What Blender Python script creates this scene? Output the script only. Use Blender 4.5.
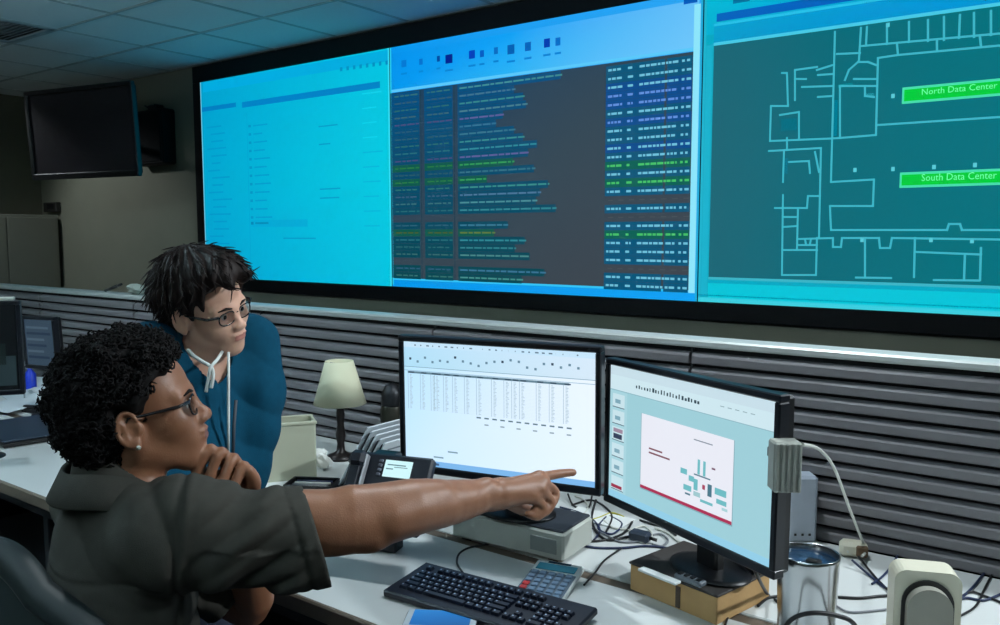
import bpy, bmesh, math, random
import numpy as np
from mathutils import Vector, Matrix

for _o in list(bpy.data.objects):
    bpy.data.objects.remove(_o)
SC = bpy.context.scene
COL = SC.collection
random.seed(7)

# ------------------------------------------------------------------ camera
FPX = 830.0
YAW = math.radians(36.3)
PITCH = math.atan((312.5 - 235.0) / FPX)
CAM_H = 1.6
cam_data = bpy.data.cameras.new('camera')
cam_data.sensor_width = 36.0
cam_data.lens = 36.0 * FPX / 1000.0
cam_data.clip_start = 0.05
cam = bpy.data.objects.new('camera', cam_data)
COL.objects.link(cam)
cam.location = (0, 0, CAM_H)
cam.rotation_euler = (math.pi / 2 - PITCH, 0, YAW)
SC.camera = cam

# ------------------------------------------------------------------ world, view, lights
world = bpy.data.worlds.new('world')
SC.world = world
world.use_nodes = True
world.node_tree.nodes['Background'].inputs[0].default_value = (0.35, 0.45, 0.5, 1)
world.node_tree.nodes['Background'].inputs[1].default_value = 0.02
SC.view_settings.view_transform = 'Standard'
SC.view_settings.look = 'None'
SC.view_settings.gamma = 1.0
SC.view_settings.use_curve_mapping = False
SC.view_settings.exposure = 0.0
# ceiling downlights, the last added out of view to brighten the back wall: (x, y, aim x, aim y, watt, cone in degrees)
DOWNLIGHTS = [(1.35, 2.75, -0.75, 1.75, 400, 76), (-0.95, 1.95, -0.95, 2.02, 90, 110),
              (-3.6, 1.55, -3.6, 1.75, 40, 95), (-0.6, -0.7, -0.9, 0.9, 6, 100),
              (-7.3, 2.5, -6.9, 3.8, 60, 100)]
# unseen pendants added to brighten the ceiling and the room: (x, y, z, length, watt up, watt down, where)
ADDED_PENDANTS = [(-3.9, -.1, 2.5, 1.8, 125, 3, 'hung over the aisle left of the viewer'), (-.3, -1.0, 2.5, 1.8, 40, 1, 'hung over the aisle behind the viewer')]
ADDED_PENDANT_COLOR = (0.66, 0.88, 1.0)
DOWNLIGHT_COLOR = (0.86, 0.95, 1.0)
VIDEO_GAIN = 1.0
MONITOR_GAIN = 1.12

# ------------------------------------------------------------------ camera geometry used to measure the room
_R = Vector((math.cos(YAW), math.sin(YAW), 0))
_FH = Vector((-math.sin(YAW), math.cos(YAW), 0))
_F = _FH * math.cos(PITCH) + Vector((0, 0, -math.sin(PITCH)))
_U = _R.cross(_F)
_O = Vector((0, 0, CAM_H))
UP = Vector((0, 0, 1))
def ray(x, y): return _F + _R * ((x - 500) / FPX) - _U * ((y - 312.5) / FPX)
def at(x, y, z): return _O + ray(x, y) * z
def on_y(x, y, Y): r = ray(x, y); return _O + r * (Y / r.y)
def on_z(x, y, Z): r = ray(x, y); return _O + r * ((Z - CAM_H) / r.z)

# ------------------------------------------------------------------ colours and materials
def lin(c):
    c = c / 255.0
    return c / 12.92 if c <= 0.04045 else ((c + 0.055) / 1.055) ** 2.4
def rgb(r, g, b): return (lin(r), lin(g), lin(b), 1.0)
MATS = {}
def mat(name, col, rough=0.6, metal=0.0, var=0.08, scale=30.0, bump=0.0, bscale=None, stretch=None, spec=0.5, coat=0.0, trans=0.0, sheen=0.0, sss=0.0):
    if name in MATS: return MATS[name]
    m = bpy.data.materials.new(name); m.use_nodes = True
    nt = m.node_tree; b = nt.nodes['Principled BSDF']
    c = rgb(*col)
    tc = nt.nodes.new('ShaderNodeTexCoord')
    mp = nt.nodes.new('ShaderNodeMapping')
    nt.links.new(tc.outputs['Object'], mp.inputs[0])
    if stretch: mp.inputs['Scale'].default_value = stretch
    n = nt.nodes.new('ShaderNodeTexNoise'); n.inputs['Scale'].default_value = scale; n.inputs['Detail'].default_value = 4
    nt.links.new(mp.outputs[0], n.inputs['Vector'])
    mx = nt.nodes.new('ShaderNodeMix'); mx.data_type = 'RGBA'
    mx.inputs['A'].default_value = tuple(max(0, k * (1 - var)) for k in c[:3]) + (1,)
    mx.inputs['B'].default_value = tuple(min(1, k * (1 + var)) for k in c[:3]) + (1,)
    nt.links.new(n.outputs['Fac'], mx.inputs['Factor'])
    nt.links.new(mx.outputs['Result'], b.inputs['Base Color'])
    b.inputs['Roughness'].default_value = rough
    b.inputs['Metallic'].default_value = metal
    b.inputs['Specular IOR Level'].default_value = spec
    b.inputs['Coat Weight'].default_value = coat
    b.inputs['Transmission Weight'].default_value = trans
    b.inputs['Sheen Weight'].default_value = sheen
    if sss:
        b.inputs['Subsurface Weight'].default_value = sss
        b.inputs['Subsurface Radius'].default_value = (0.012, 0.005, 0.003)
        b.inputs['Subsurface Scale'].default_value = 0.5
    if bump:
        n2 = nt.nodes.new('ShaderNodeTexNoise'); n2.inputs['Scale'].default_value = bscale or scale * 3; n2.inputs['Detail'].default_value = 5
        nt.links.new(mp.outputs[0], n2.inputs['Vector'])
        bp = nt.nodes.new('ShaderNodeBump'); bp.inputs['Strength'].default_value = bump; bp.inputs['Distance'].default_value = 0.004
        nt.links.new(n2.outputs['Fac'], bp.inputs['Height'])
        nt.links.new(bp.outputs[0], b.inputs['Normal'])
    MATS[name] = m
    return m
def display_mat(name, gain, rough=0.35):
    m = bpy.data.materials.new(name); m.use_nodes = True
    nt = m.node_tree; b = nt.nodes['Principled BSDF']
    a = nt.nodes.new('ShaderNodeAttribute'); a.attribute_name = 'picture'
    b.inputs['Base Color'].default_value = (0.008, 0.009, 0.01, 1)
    b.inputs['Roughness'].default_value = rough
    b.inputs['Specular IOR Level'].default_value = 0.3
    nt.links.new(a.outputs['Color'], b.inputs['Emission Color'])
    b.inputs['Emission Strength'].default_value = gain
    MATS[name] = m
    return m

# ------------------------------------------------------------------ mesh builder
class MB:
    def __init__(s): s.v = []; s.f = []; s.m = []; s.s = []
    def add(s, vs, fs, mi=0, M=None, smooth=False):
        o = len(s.v)
        s.v += [tuple(M @ Vector(p)) if M is not None else tuple(p) for p in vs]
        for f in fs:
            s.f.append([i + o for i in f]); s.m.append(mi); s.s.append(smooth)
        return s
    def box(s, c, d, mi=0, M=None, bev=0.0):
        hx, hy, hz = d[0] / 2, d[1] / 2, d[2] / 2
        cx, cy, cz = c
        if bev <= 0:
            vs = [(cx + a * hx, cy + b * hy, cz + e * hz) for a in (-1, 1) for b in (-1, 1) for e in (-1, 1)]
            fs = [(0, 1, 3, 2), (4, 6, 7, 5), (0, 4, 5, 1), (2, 3, 7, 6), (0, 2, 6, 4), (1, 5, 7, 3)]
            return s.add(vs, fs, mi, M)
        b = min(bev, hx * .95, hy * .95, hz * .95)
        vs = []; idx = {}
        for a in (-1, 1):
            for q in (-1, 1):
                for e in (-1, 1):
                    for k in range(3):
                        p = [hx - b, hy - b, hz - b]; p[k] += b
                        idx[(a, q, e, k)] = len(vs)
                        vs.append((cx + a * p[0], cy + q * p[1], cz + e * p[2]))
        fs = []
        for k in range(3):
            for sg in (-1, 1):
                i, j = [(1, 2), (0, 2), (0, 1)][k]
                loop = []
                for (u, w) in ((-1, -1), (1, -1), (1, 1), (-1, 1)):
                    t = [0, 0, 0]; t[k] = sg; t[i] = u; t[j] = w
                    loop.append(idx[(t[0], t[1], t[2], k)])
                fs.append(loop if (sg > 0) == (k != 1) else loop[::-1])
        for k in range(3):                      # edges along axis k
            i, j = [(1, 2), (0, 2), (0, 1)][k]
            for u in (-1, 1):
                for w in (-1, 1):
                    q = []
                    for (sg, kk) in ((-1, i), (1, i), (1, j), (-1, j)):
                        t = [0, 0, 0]; t[k] = sg; t[i] = u; t[j] = w
                        q.append(idx[(t[0], t[1], t[2], kk)])
                    fs.append(q)
        for a in (-1, 1):
            for q in (-1, 1):
                for e in (-1, 1):
                    fs.append([idx[(a, q, e, k)] for k in range(3)])
        return s.add(vs, fs, mi, M)
    def cyl(s, p0, p1, r0, r1=None, n=16, mi=0, M=None, cap=True):
        r1 = r0 if r1 is None else r1
        return s.tube([p0, p1], [r0, r1], n, mi, M, cap, smooth=True)
    def tube(s, path, r, n=8, mi=0, M=None, cap=True, smooth=True, closed=False):
        P = [Vector(p) for p in path]
        rs = r if isinstance(r, (list, tuple)) else [r] * len(P)
        vs = []; fs = []
        t0 = (P[1] - P[0]).normalized()
        a = Vector((0, 0, 1)) if abs(t0.z) < .9 else Vector((1, 0, 0))
        nrm = (a - t0 * a.dot(t0)).normalized()
        N = len(P)
        for i in range(N):
            if closed: t = (P[(i + 1) % N] - P[i - 1])
            else: t = (P[min(i + 1, N - 1)] - P[max(i - 1, 0)])
            t = t.normalized() if t.length > 1e-9 else t0
            nrm = (nrm - t * nrm.dot(t))
            nrm = nrm.normalized() if nrm.length > 1e-9 else Vector((0, 0, 1))
            bn = t.cross(nrm)
            for k in range(n):
                an = 2 * math.pi * k / n
                vs.append(P[i] + (nrm * math.cos(an) + bn * math.sin(an)) * rs[i])
        for i in range(N if closed else N - 1):
            j = (i + 1) % N
            for k in range(n):
                k2 = (k + 1) % n
                fs.append((i * n + k, i * n + k2, j * n + k2, j * n + k))
        s.add(vs, fs, mi, M, smooth)
        if cap and not closed:
            o = len(s.v) - len(vs)
            s.f.append([o + k for k in range(n)][::-1]); s.m.append(mi); s.s.append(False)
            s.f.append([o + (N - 1) * n + k for k in range(n)]); s.m.append(mi); s.s.append(False)
        return s
    def lathe(s, prof, n=32, mi=0, M=None, smooth=True):
        vs = []; fs = []
        for (r, z) in prof:
            for k in range(n):
                a = 2 * math.pi * k / n
                vs.append((r * math.cos(a), r * math.sin(a), z))
        for i in range(len(prof) - 1):
            for k in range(n):
                k2 = (k + 1) % n
                fs.append((i * n + k, i * n + k2, (i + 1) * n + k2, (i + 1) * n + k))
        return s.add(vs, fs, mi, M, smooth)
    def prism(s, poly, d0, d1, mi=0, M=None, smooth=False):
        """polygon in (x, z), extruded along y from d0 to d1"""
        n = len(poly)
        vs = [(x, d0, z) for x, z in poly] + [(x, d1, z) for x, z in poly]
        fs = [list(range(n)), list(range(2 * n - 1, n - 1, -1))]
        s.add(vs, fs, mi, M)
        return s.add(vs, [((i + 1) % n, i, n + i, n + (i + 1) % n) for i in range(n)], mi, M, smooth)
    def ball(s, c, r, mi=0, M=None, nu=14, nv=9):
        rr = r if isinstance(r, (tuple, list)) else (r, r, r)
        vs = []; fs = []
        for i in range(nv + 1):
            t = math.pi * i / nv
            for k in range(nu):
                a = 2 * math.pi * k / nu
                vs.append((c[0] + rr[0] * math.sin(t) * math.cos(a), c[1] + rr[1] * math.sin(t) * math.sin(a), c[2] + rr[2] * math.cos(t)))
        for i in range(nv):
            for k in range(nu):
                k2 = (k + 1) % nu
                fs.append((i * nu + k, (i + 1) * nu + k, (i + 1) * nu + k2, i * nu + k2))
        return s.add(vs, fs, mi, M, True)
    def mesh(s, name, mats, inv=None):
        me = bpy.data.meshes.new(name)
        vs = s.v if inv is None else [tuple(inv @ Vector(p)) for p in s.v]
        me.from_pydata(vs, [], s.f)
        for m in (mats if isinstance(mats, (list, tuple)) else [mats]): me.materials.append(m)
        me.polygons.foreach_set('material_index', s.m)
        me.polygons.foreach_set('use_smooth', s.s)
        bm = bmesh.new(); bm.from_mesh(me)
        bmesh.ops.remove_doubles(bm, verts=bm.verts, dist=1e-6)
        bmesh.ops.recalc_face_normals(bm, faces=bm.faces)
        bm.to_mesh(me); bm.free()
        return me
    def build(s, name, mats, parent=None):
        """parent given: vertices are world coordinates, stored in the parent's frame"""
        inv = WM[parent.name].inverted() if parent is not None else None
        o = bpy.data.objects.new(name, s.mesh(name, mats, inv)); COL.objects.link(o)
        if parent is not None: o.parent = parent; WM[o.name] = WM[parent.name].copy()
        else: WM[o.name] = Matrix.Identity(4)
        return o
    def local(s, name, mats, parent):
        """vertices are already in the parent's frame"""
        o = bpy.data.objects.new(name, s.mesh(name, mats)); COL.objects.link(o); o.parent = parent
        WM[o.name] = WM[parent.name].copy()
        return o
WM = {}
def tag(o, label, cat, group=None):
    o['label'] = label; o['category'] = cat
    if group: o['group'] = group
    return o
def thing(name, loc, label, cat, rz=0.0, group=None):
    o = bpy.data.objects.new(name, None); COL.objects.link(o)
    o.location = loc; o.rotation_euler = (0, 0, rz); o.empty_display_size = 0.05
    WM[o.name] = Matrix.Translation(Vector(loc)) @ Matrix.Rotation(rz, 4, 'Z')
    return tag(o, label, cat, group)
def struct(o): o['kind'] = 'structure'; return o
def piece(name, mesh, parent, loc=(0, 0, 0), rot=(0, 0, 0)):
    o = bpy.data.objects.new(name, mesh); COL.objects.link(o); o.parent = parent; o.location = loc; o.rotation_euler = rot
    WM[o.name] = WM[parent.name] @ Matrix.Translation(Vector(loc))
    return o
def place(mb, name, mats, loc, label, cat, group=None):
    """a thing that is one mesh; world vertices, origin at loc"""
    T = Matrix.Translation(Vector(loc))
    o = bpy.data.objects.new(name, mb.mesh(name, mats, T.inverted())); COL.objects.link(o); o.location = loc
    WM[o.name] = T
    return tag(o, label, cat, group)
def spline(pts, n=8):
    P = [Vector(p) for p in pts]; out = []
    for i in range(len(P) - 1):
        p0 = P[max(i - 1, 0)]; p1 = P[i]; p2 = P[i + 1]; p3 = P[min(i + 2, len(P) - 1)]
        for k in range(n):
            t = k / n
            out.append(0.5 * ((2 * p1) + (p2 - p0) * t + (2 * p0 - 5 * p1 + 4 * p2 - p3) * t * t + (-p0 + 3 * p1 - 3 * p2 + p3) * t ** 3))
    out.append(P[-1])
    return out

# ------------------------------------------------------------------ a picture shown on a flat display
class Pic:
    def __init__(s, o, r, u):
        s.o = Vector(o); s.r = Vector(r).normalized(); s.u = Vector(u).normalized(); s.n = s.r.cross(s.u)
        s.v = []; s.f = []; s.c = []
    def poly(s, pts, col, layer=1, cols=None):
        i = len(s.v)
        for (a, b) in pts: s.v.append(tuple(s.o + s.r * a + s.u * b + s.n * (layer * 0.00025)))
        s.f.append(list(range(i, i + len(pts))))
        s.c.append([rgb(*(cols[k] if cols else col)) for k in range(len(pts))])
    def rect(s, a0, b0, a1, b1, col, layer=1, cols=None):
        s.poly([(a0, b0), (a1, b0), (a1, b1), (a0, b1)], col, layer, cols)
    def line(s, p, q, w, col, layer=2):
        p = Vector(p); q = Vector(q); d = (q - p)
        if d.length < 1e-6: return
        d.normalize(); n = Vector((-d.y, d.x)) * w / 2; e = d * w / 2
        s.poly([p - n - e, q - n + e, q + n + e, p + n - e], col, layer)
    def text(s, body, a, b, size, col, layer=4, width=None):
        cu = bpy.data.curves.new('lettering', 'FONT'); cu.body = body; cu.size = size; cu.resolution_u = 2
        ob = bpy.data.objects.new('lettering', cu)
        me = bpy.data.meshes.new_from_object(ob)
        xs = [v.co.x for v in me.vertices]; k = 1.0
        if width: k = width / (max(xs) - min(xs))
        i = len(s.v)
        for v in me.vertices: s.v.append(tuple(s.o + s.r * (a + v.co.x * k) + s.u * (b + v.co.y) + s.n * (layer * 0.00025)))
        for p in me.polygons:
            s.f.append([i + q for q in p.vertices]); s.c.append([rgb(*col)] * len(p.vertices))
        bpy.data.objects.remove(ob); bpy.data.curves.remove(cu); bpy.data.meshes.remove(me)
    def build(s, name, m, parent):
        inv = WM[parent.name].inverted()
        me = bpy.data.meshes.new(name)
        me.from_pydata([tuple(inv @ Vector(p)) for p in s.v], [], s.f)
        me.materials.append(m)
        ca = me.color_attributes.new('picture', 'FLOAT_COLOR', 'CORNER')
        ca.data.foreach_set('color', [k for f in s.c for c in f for k in c])
        o = bpy.data.objects.new(name, me); COL.objects.link(o); o.parent = parent
        WM[o.name] = WM[parent.name].copy()
        return o
# ================================================================== THE ROOM
CEIL = 2.885; X0R, X1R, Y0R, Y1R = -8.3, 2.25, -2.0, 3.87
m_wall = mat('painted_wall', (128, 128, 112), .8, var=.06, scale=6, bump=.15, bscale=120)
m_wall_dark = mat('painted_wall_shaded', (92, 90, 74), .85, var=.06, scale=5, bump=.15, bscale=120)  # shade on the left wall put into a darker wall colour
m_floor = mat('carpet_floor', (58, 60, 64), .95, var=.25, scale=180, bump=.4, bscale=500)
m_tile = mat('ceiling_tile', (222, 228, 228), .9, var=.05, scale=60, bump=.35, bscale=260)
m_grid = mat('ceiling_grid_metal', (172, 180, 180), .5, var=.03)
m_black = mat('black_plastic', (14, 15, 18), .38, var=.15, scale=60, bump=.06, bscale=900)
m_black_matte = mat('matte_black', (11, 12, 15), .6, var=.2, scale=40, spec=.3)
m_dark_metal = mat('dark_metal', (40, 42, 46), .4, .6, var=.1)
m_vent = mat('vent_metal', (150, 160, 166), .6, var=.05)

fl = struct(MB().box(((X0R + X1R) / 2, (Y0R + Y1R) / 2, -.05), (X1R - X0R, Y1R - Y0R, .1)).build('floor', m_floor))
ce = struct(MB().box(((X0R + X1R) / 2, (Y0R + Y1R) / 2, CEIL + .10), (X1R - X0R, Y1R - Y0R, .1)).build('ceiling', m_wall_dark))
wbk = MB()      # the back wall has an opening that takes the video wall
_xa, _xb, _za, _zb = -5.765, .53, 1.175, CEIL
for (x0_, x1_, z0_, z1_) in ((X0R - .1, _xa, -.05, CEIL + .05), (_xb, X1R + .1, -.05, CEIL + .05), (_xa, _xb, -.05, _za), (_xa, _xb, _zb, CEIL + .05)):
    wbk.box(((x0_ + x1_) / 2, Y1R + .05, (z0_ + z1_) / 2), (x1_ - x0_, .1, z1_ - z0_))
struct(wbk.build('wall_back', m_wall))
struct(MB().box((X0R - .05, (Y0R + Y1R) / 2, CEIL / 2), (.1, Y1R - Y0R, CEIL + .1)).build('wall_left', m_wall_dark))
struct(MB().box((X1R + .05, (Y0R + Y1R) / 2, CEIL / 2), (.1, Y1R - Y0R, CEIL + .1)).build('wall_right', m_wall))
struct(MB().box(((X0R + X1R) / 2, Y0R - .05, CEIL / 2), (X1R - X0R, .1, CEIL + .1)).build('wall_front', m_wall))
bb = struct(MB().box(((X0R + X1R) / 2, Y1R - .008, .05), (X1R - X0R, .016, .1), bev=.004).build('baseboard_back', m_black_matte))
bb = struct(MB().box((X0R + .008, (Y0R + Y1R) / 2, .05), (.016, Y1R - Y0R - .04, .1), bev=.004).build('baseboard_left', m_black_matte))

# suspended ceiling: every tile and every grid bar a piece
TX, TY, TX0, TY0 = 0.638, 0.585, -4.782, 2.681
tile_me = MB().box((0, 0, .012), (TX - .022, TY - .022, .018), bev=.006).mesh('ceiling_tile', m_tile)
i0 = math.ceil((X0R - TX0) / TX - .7); i1 = math.floor((X1R - TX0) / TX)
j0 = math.ceil((Y0R - TY0) / TY - .7); j1 = math.floor((Y1R - TY0) / TY + .1)
VENT = (-2, -1)
lights_cells = {}
for (lx, ly, ax, ay, w, cone) in DOWNLIGHTS:
    lights_cells[(math.floor((lx - TX0) / TX), math.floor((ly - TY0) / TY))] = (ax, ay, w, cone)
for i in range(i0, i1 + 1):
    for j in range(j0, j1 + 1):
        x0 = max(TX0 + i * TX, X0R); x1 = min(TX0 + (i + 1) * TX, X1R)
        y0 = max(TY0 + j * TY, Y0R); y1 = min(TY0 + (j + 1) * TY, Y1R)
        if x1 - x0 < .05 or y1 - y0 < .05 or (i, j) == VENT: continue
        if x1 - x0 > TX - .01 and y1 - y0 > TY - .01: me = tile_me
        else: me = MB().box((0, 0, .012), (x1 - x0 - .022, y1 - y0 - .022, .018), bev=.006).mesh('ceiling_tile', m_tile)
        piece('ceiling_tile', me, ce, ((x0 + x1) / 2, (y0 + y1) / 2, CEIL + random.uniform(-.001, .0015)))
for i in range(i0, i1 + 2):
    x = TX0 + i * TX
    if X0R < x < X1R: piece('grid_bar', MB().box((0, 0, 0), (.024, Y1R - Y0R, .012), bev=.002).mesh('grid_bar', m_grid), ce, (x, (Y0R + Y1R) / 2, CEIL + .006))
for j in range(j0, j1 + 2):
    y = TY0 + j * TY
    if Y0R < y < Y1R: piece('grid_bar', MB().box((0, 0, 0), (X1R - X0R, .024, .012), bev=.002).mesh('grid_bar', m_grid), ce, ((X0R + X1R) / 2, y, CEIL + .0062))
# return air vent in place of one tile
vx, vy = TX0 + (VENT[0] + .5) * TX, TY0 + (VENT[1] + .5) * TY
tv = thing('ceiling_vent', (vx, vy, CEIL), 'dark grey air vent grille set in the ceiling tiles at upper left', 'vent')
MB().box((vx, vy, CEIL + .05), (TX - .03, TY - .03, .01)).build('backing', m_vent, tv)
fr = MB()
for sx, sy, dx, dy in ((-1, 0, .03, TY - .03), (1, 0, .03, TY - .03), (0, -1, TX - .03, .03), (0, 1, TX - .03, .03)):
    fr.box((vx + sx * (TX / 2 - .03), vy + sy * (TY / 2 - .03), CEIL + .004), (dx, dy, .012), bev=.002)
fr.build('frame', m_vent, tv)
sl_me = MB().box((0, 0, 0), (TX - .08, .03, .003), bev=.001).mesh('louver', m_vent)
for k in range(15):
    piece('louver', sl_me, tv, (0, -TY / 2 + .055 + k * .0355, .012), (math.radians(35), 0, 0))

# ceiling downlights
m_glow = bpy.data.materials.new('downlight_lens'); m_glow.use_nodes = True
_b = m_glow.node_tree.nodes['Principled BSDF']; _b.inputs['Emission Color'].default_value = (.86, .95, 1, 1); _b.inputs['Emission Strength'].default_value = 6
m_trim = mat('downlight_trim', (200, 204, 204), .4, var=.03)
def downlight(lx, ly, ax, ay, w, cone, where):
    t = thing('ceiling_downlight', (lx, ly, CEIL), 'round recessed ceiling downlight ' + where, 'ceiling light', group='recessed ceiling downlights')
    M = Matrix.Translation((lx, ly, CEIL - .012))
    MB().lathe([(.075, .012), (.075, .002), (.085, 0), (.105, .004), (.108, .012)], 28, M=M).build('trim_ring', m_trim, t)
    MB().lathe([(0.0005, .008), (.074, .008)], 24, M=M).build('lens', m_glow, t)
    ld = bpy.data.lights.new('downlight_lamp', 'SPOT'); ld.energy = w; ld.color = DOWNLIGHT_COLOR
    ld.spot_size = math.radians(cone); ld.spot_blend = .6; ld.shadow_soft_size = .075
    lo = bpy.data.objects.new('lamp', ld); COL.objects.link(lo); lo.parent = t
    lo.location = (0, 0, -.03)
    d = Vector((ax - lx, ay - ly, .76 - CEIL))
    lo.rotation_euler = d.to_track_quat('-Z', 'Y').to_euler()
def pendant(px_, py_, pz_, ln, up_w, down_w, where):  # fixture out of view, added to wash the ceiling with light
    t = thing('added_pendant_light', (px_, py_, CEIL), 'long slim pendant added unseen to light the ceiling, ' + where, 'pendant light', group='added ceiling wash lights')
    MB().box((px_, py_, pz_), (ln, .10, .05), bev=.01).build('housing', m_trim, t)
    MB().box((px_, py_, pz_ - .027), (ln - .04, .08, .006)).build('lower_diffuser', m_glow_soft, t)
    MB().box((px_, py_, pz_ + .027), (ln - .04, .08, .006)).build('upper_diffuser', m_glow_soft, t)
    for sx in (-1, 1): MB().cyl((px_ + sx * ln * .4, py_, pz_), (px_ + sx * ln * .4, py_, CEIL), .003, n=6).build('suspension_wire', m_dark_metal, t)
    for (w, sg) in ((up_w, 1), (down_w, -1)):
        ld = bpy.data.lights.new('added_pendant_lamp', 'AREA'); ld.shape = 'RECTANGLE'; ld.size = ln - .04; ld.size_y = .08; ld.energy = w; ld.color = ADDED_PENDANT_COLOR
        lo = bpy.data.objects.new('lamp', ld); COL.objects.link(lo); lo.parent = t; lo.location = (0, 0, pz_ - CEIL + sg * .035)
        lo.rotation_euler = (math.pi, 0, 0) if sg > 0 else (0, 0, 0)
m_glow_soft = bpy.data.materials.new('added_pendant_diffuser'); m_glow_soft.use_nodes = True
_b = m_glow_soft.node_tree.nodes['Principled BSDF']; _b.inputs['Emission Color'].default_value = (.9, .95, 1, 1); _b.inputs['Emission Strength'].default_value = 1.2
for q in ADDED_PENDANTS: pendant(*q)
for (d, wh) in zip(DOWNLIGHTS, ('above the right end of the slatted partition', 'above the middle of the slatted partition', 'above the far end of the long desk', 'behind the viewer above the aisle', 'added unseen near the far left corner to light the back wall')):
    downlight(*d, wh)

# ------------------------------------------------------------------ video wall
YS = 3.85
SX = [-5.665, -3.68, -1.625, 0.43]; SZ0, SZ1 = 1.275, 2.757
m_video = display_mat('video_wall_picture', VIDEO_GAIN, .5)
m_bezel = mat('video_wall_bezel', (9, 10, 14), .5, var=.15, scale=20, spec=.3)
vw = thing('video_wall', ((SX[0] + SX[3]) / 2, YS, SZ0 - .09), 'wide wall-mounted video wall of three glowing displays in a black frame', 'video wall')
xa, xb = SX[0] - .09, SX[3] + .09
MB().box(((xa + xb) / 2, YS + .055, (SZ1 + CEIL) / 2 - .004), (xb - xa, .12, CEIL - SZ1 - .006), bev=.004).build('top_bezel', m_bezel, vw)
MB().box(((xa + xb) / 2, YS + .055, SZ0 - .045), (xb - xa, .12, .09), bev=.004).build('bottom_bezel', m_bezel, vw)
MB().box((xa + .045, YS + .055, (SZ0 + SZ1) / 2), (.09, .12, SZ1 - SZ0), bev=.004).build('side_bezel', m_bezel, vw)
MB().box((xb - .045, YS + .055, (SZ0 + SZ1) / 2), (.09, .12, SZ1 - SZ0), bev=.004).build('side_bezel', m_bezel, vw)
MB().box(((xa + xb) / 2, YS + .205, (SZ0 + SZ1) / 2), (xb - xa - .04, .16, SZ1 - SZ0 + .14)).build('enclosure', m_bezel, vw)
scr = []
for k in range(3):
    scr.append(MB().box(((SX[k] + SX[k + 1]) / 2, YS + .032, (SZ0 + SZ1) / 2), (SX[k + 1] - SX[k] - .004, .06, SZ1 - SZ0 - .002)).build('screen', m_bezel, vw))
scr[0]['label'] = 'display showing a pale cyan file list window'
scr[1]['label'] = 'display showing a dark event log table under a blue toolbar'
scr[2]['label'] = 'display showing a teal building floor plan with two green banners'
def vp(x, y):
    p = on_y(x, y, YS); return (p.x, p.z)
def newpic(): return Pic((0, YS, 0), (1, 0, 0), (0, 0, 1))
def par(pic, x0, y0a, y0b, x1, y1a, y1b, col, layer=2, cols=None):
    """area given by its left and right ends in the photograph (top, bottom), levelled on the display"""
    a = vp(x0, y0a); b = vp(x0, y0b); c = vp(x1, y1a); d = vp(x1, y1b)
    zt = (a[1] + c[1]) / 2; zb = (b[1] + d[1]) / 2
    pic.rect((a[0] + b[0]) / 2, zb, (c[0] + d[0]) / 2, zt, col, layer, cols)

# display 1: file list
rnd = random.Random(3)
p = newpic()
N = 6
for i in range(N):
    for j in range(4):
        xa_, xb_ = SX[0] + .01 + (SX[1] - SX[0] - .014) * i / N, SX[0] + .01 + (SX[1] - SX[0] - .014) * (i + 1) / N
        za_, zb_ = SZ0 + (SZ1 - SZ0) * j / 4, SZ0 + (SZ1 - SZ0) * (j + 1) / 4
        def cc(i, j): f = i / N; g = j / 4; return (0, 160 + 36 * f + 6 * (1 - abs(g - .5) * 2), 206 + 18 * f)
        p.rect(xa_, za_, xb_, zb_, None, 0, [cc(i, j), cc(i + 1, j), cc(i + 1, j + 1), cc(i, j + 1)])
p.rect(SX[0] + .003, SZ0, SX[0] + .012, SZ1, (120, 205, 230), 1)
p.rect(SX[1] - .014, SZ0, SX[1] - .003, SZ1, (60, 220, 240), 1)
par(p, 203, 84, 92, 388, 49, 62, (0, 172, 222), 1)
par(p, 242, 101, 106.5, 380, 82.5, 89.5, (0, 128, 198), 2)
par(p, 202, 107, 111.5, 236, 103, 107.5, (0, 124, 194), 2)
for k in range(8):
    x = 340 + k * 6.5; p.rect(*vp(x, 71 - k * .95 + .5), *vp(x + 2.4, 67 - k * .95), (0, 140, 196), 2)
xs0 = vp(205, 150)[0]; xs1 = vp(243, 150)[0]; xs2 = vp(249, 150)[0]; xs3 = vp(390, 150)[0]
zr = lambda y: vp(250, y)[1]
for k in range(20):
    z = zr(122 + k * 7.6); w = rnd.uniform(.10, .24)
    p.rect(xs0 + .03 + (.05 if k % 3 else 0), z - .008, xs0 + .08 + w, z + .004, (0, 150, 200), 2)
for k in range(12):
    z = zr(126 + k * 8.3)
    p.rect(xs2, z - .010, xs2 + .03, z + .008, (0, 142, 194), 2)
    p.rect(xs2 + .055, z - .007, xs2 + .11 + rnd.uniform(.04, .14), z + .004, (0, 152, 202), 2)
    if k in (1, 3, 8, 9):
        p.rect(xs2 + .75, z - .006, xs2 + .86 + rnd.uniform(0, .1), z + .003, (0, 148, 198), 2)
z = zr(223); p.rect(xs2, z - .03, xs2 + .62, z + .02, (0, 168, 212), 2)
p.rect(xs2, z - .012, xs2 + .03, z + .008, (0, 122, 176), 3); p.rect(xs2 + .05, z - .009, xs2 + .20, z + .005, (0, 132, 182), 3)
z = zr(238); p.rect(xs2 + .36, z - .006, xs2 + .70, z + .004, (0, 150, 198), 2)
for k in range(10):
    z = zr(110 + k * 13); p.rect(xs3 - .24, z - .003, xs3 - .06 + rnd.uniform(-.06, 0), z + .004, (30, 214, 236) if k < 4 else (0, 176, 214), 2)
p.rect(xs2 - .018, zr(290), xs2 - .012, zr(112), (0, 160, 205), 2)
p.build('screen_picture', m_video, scr[0])

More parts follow.
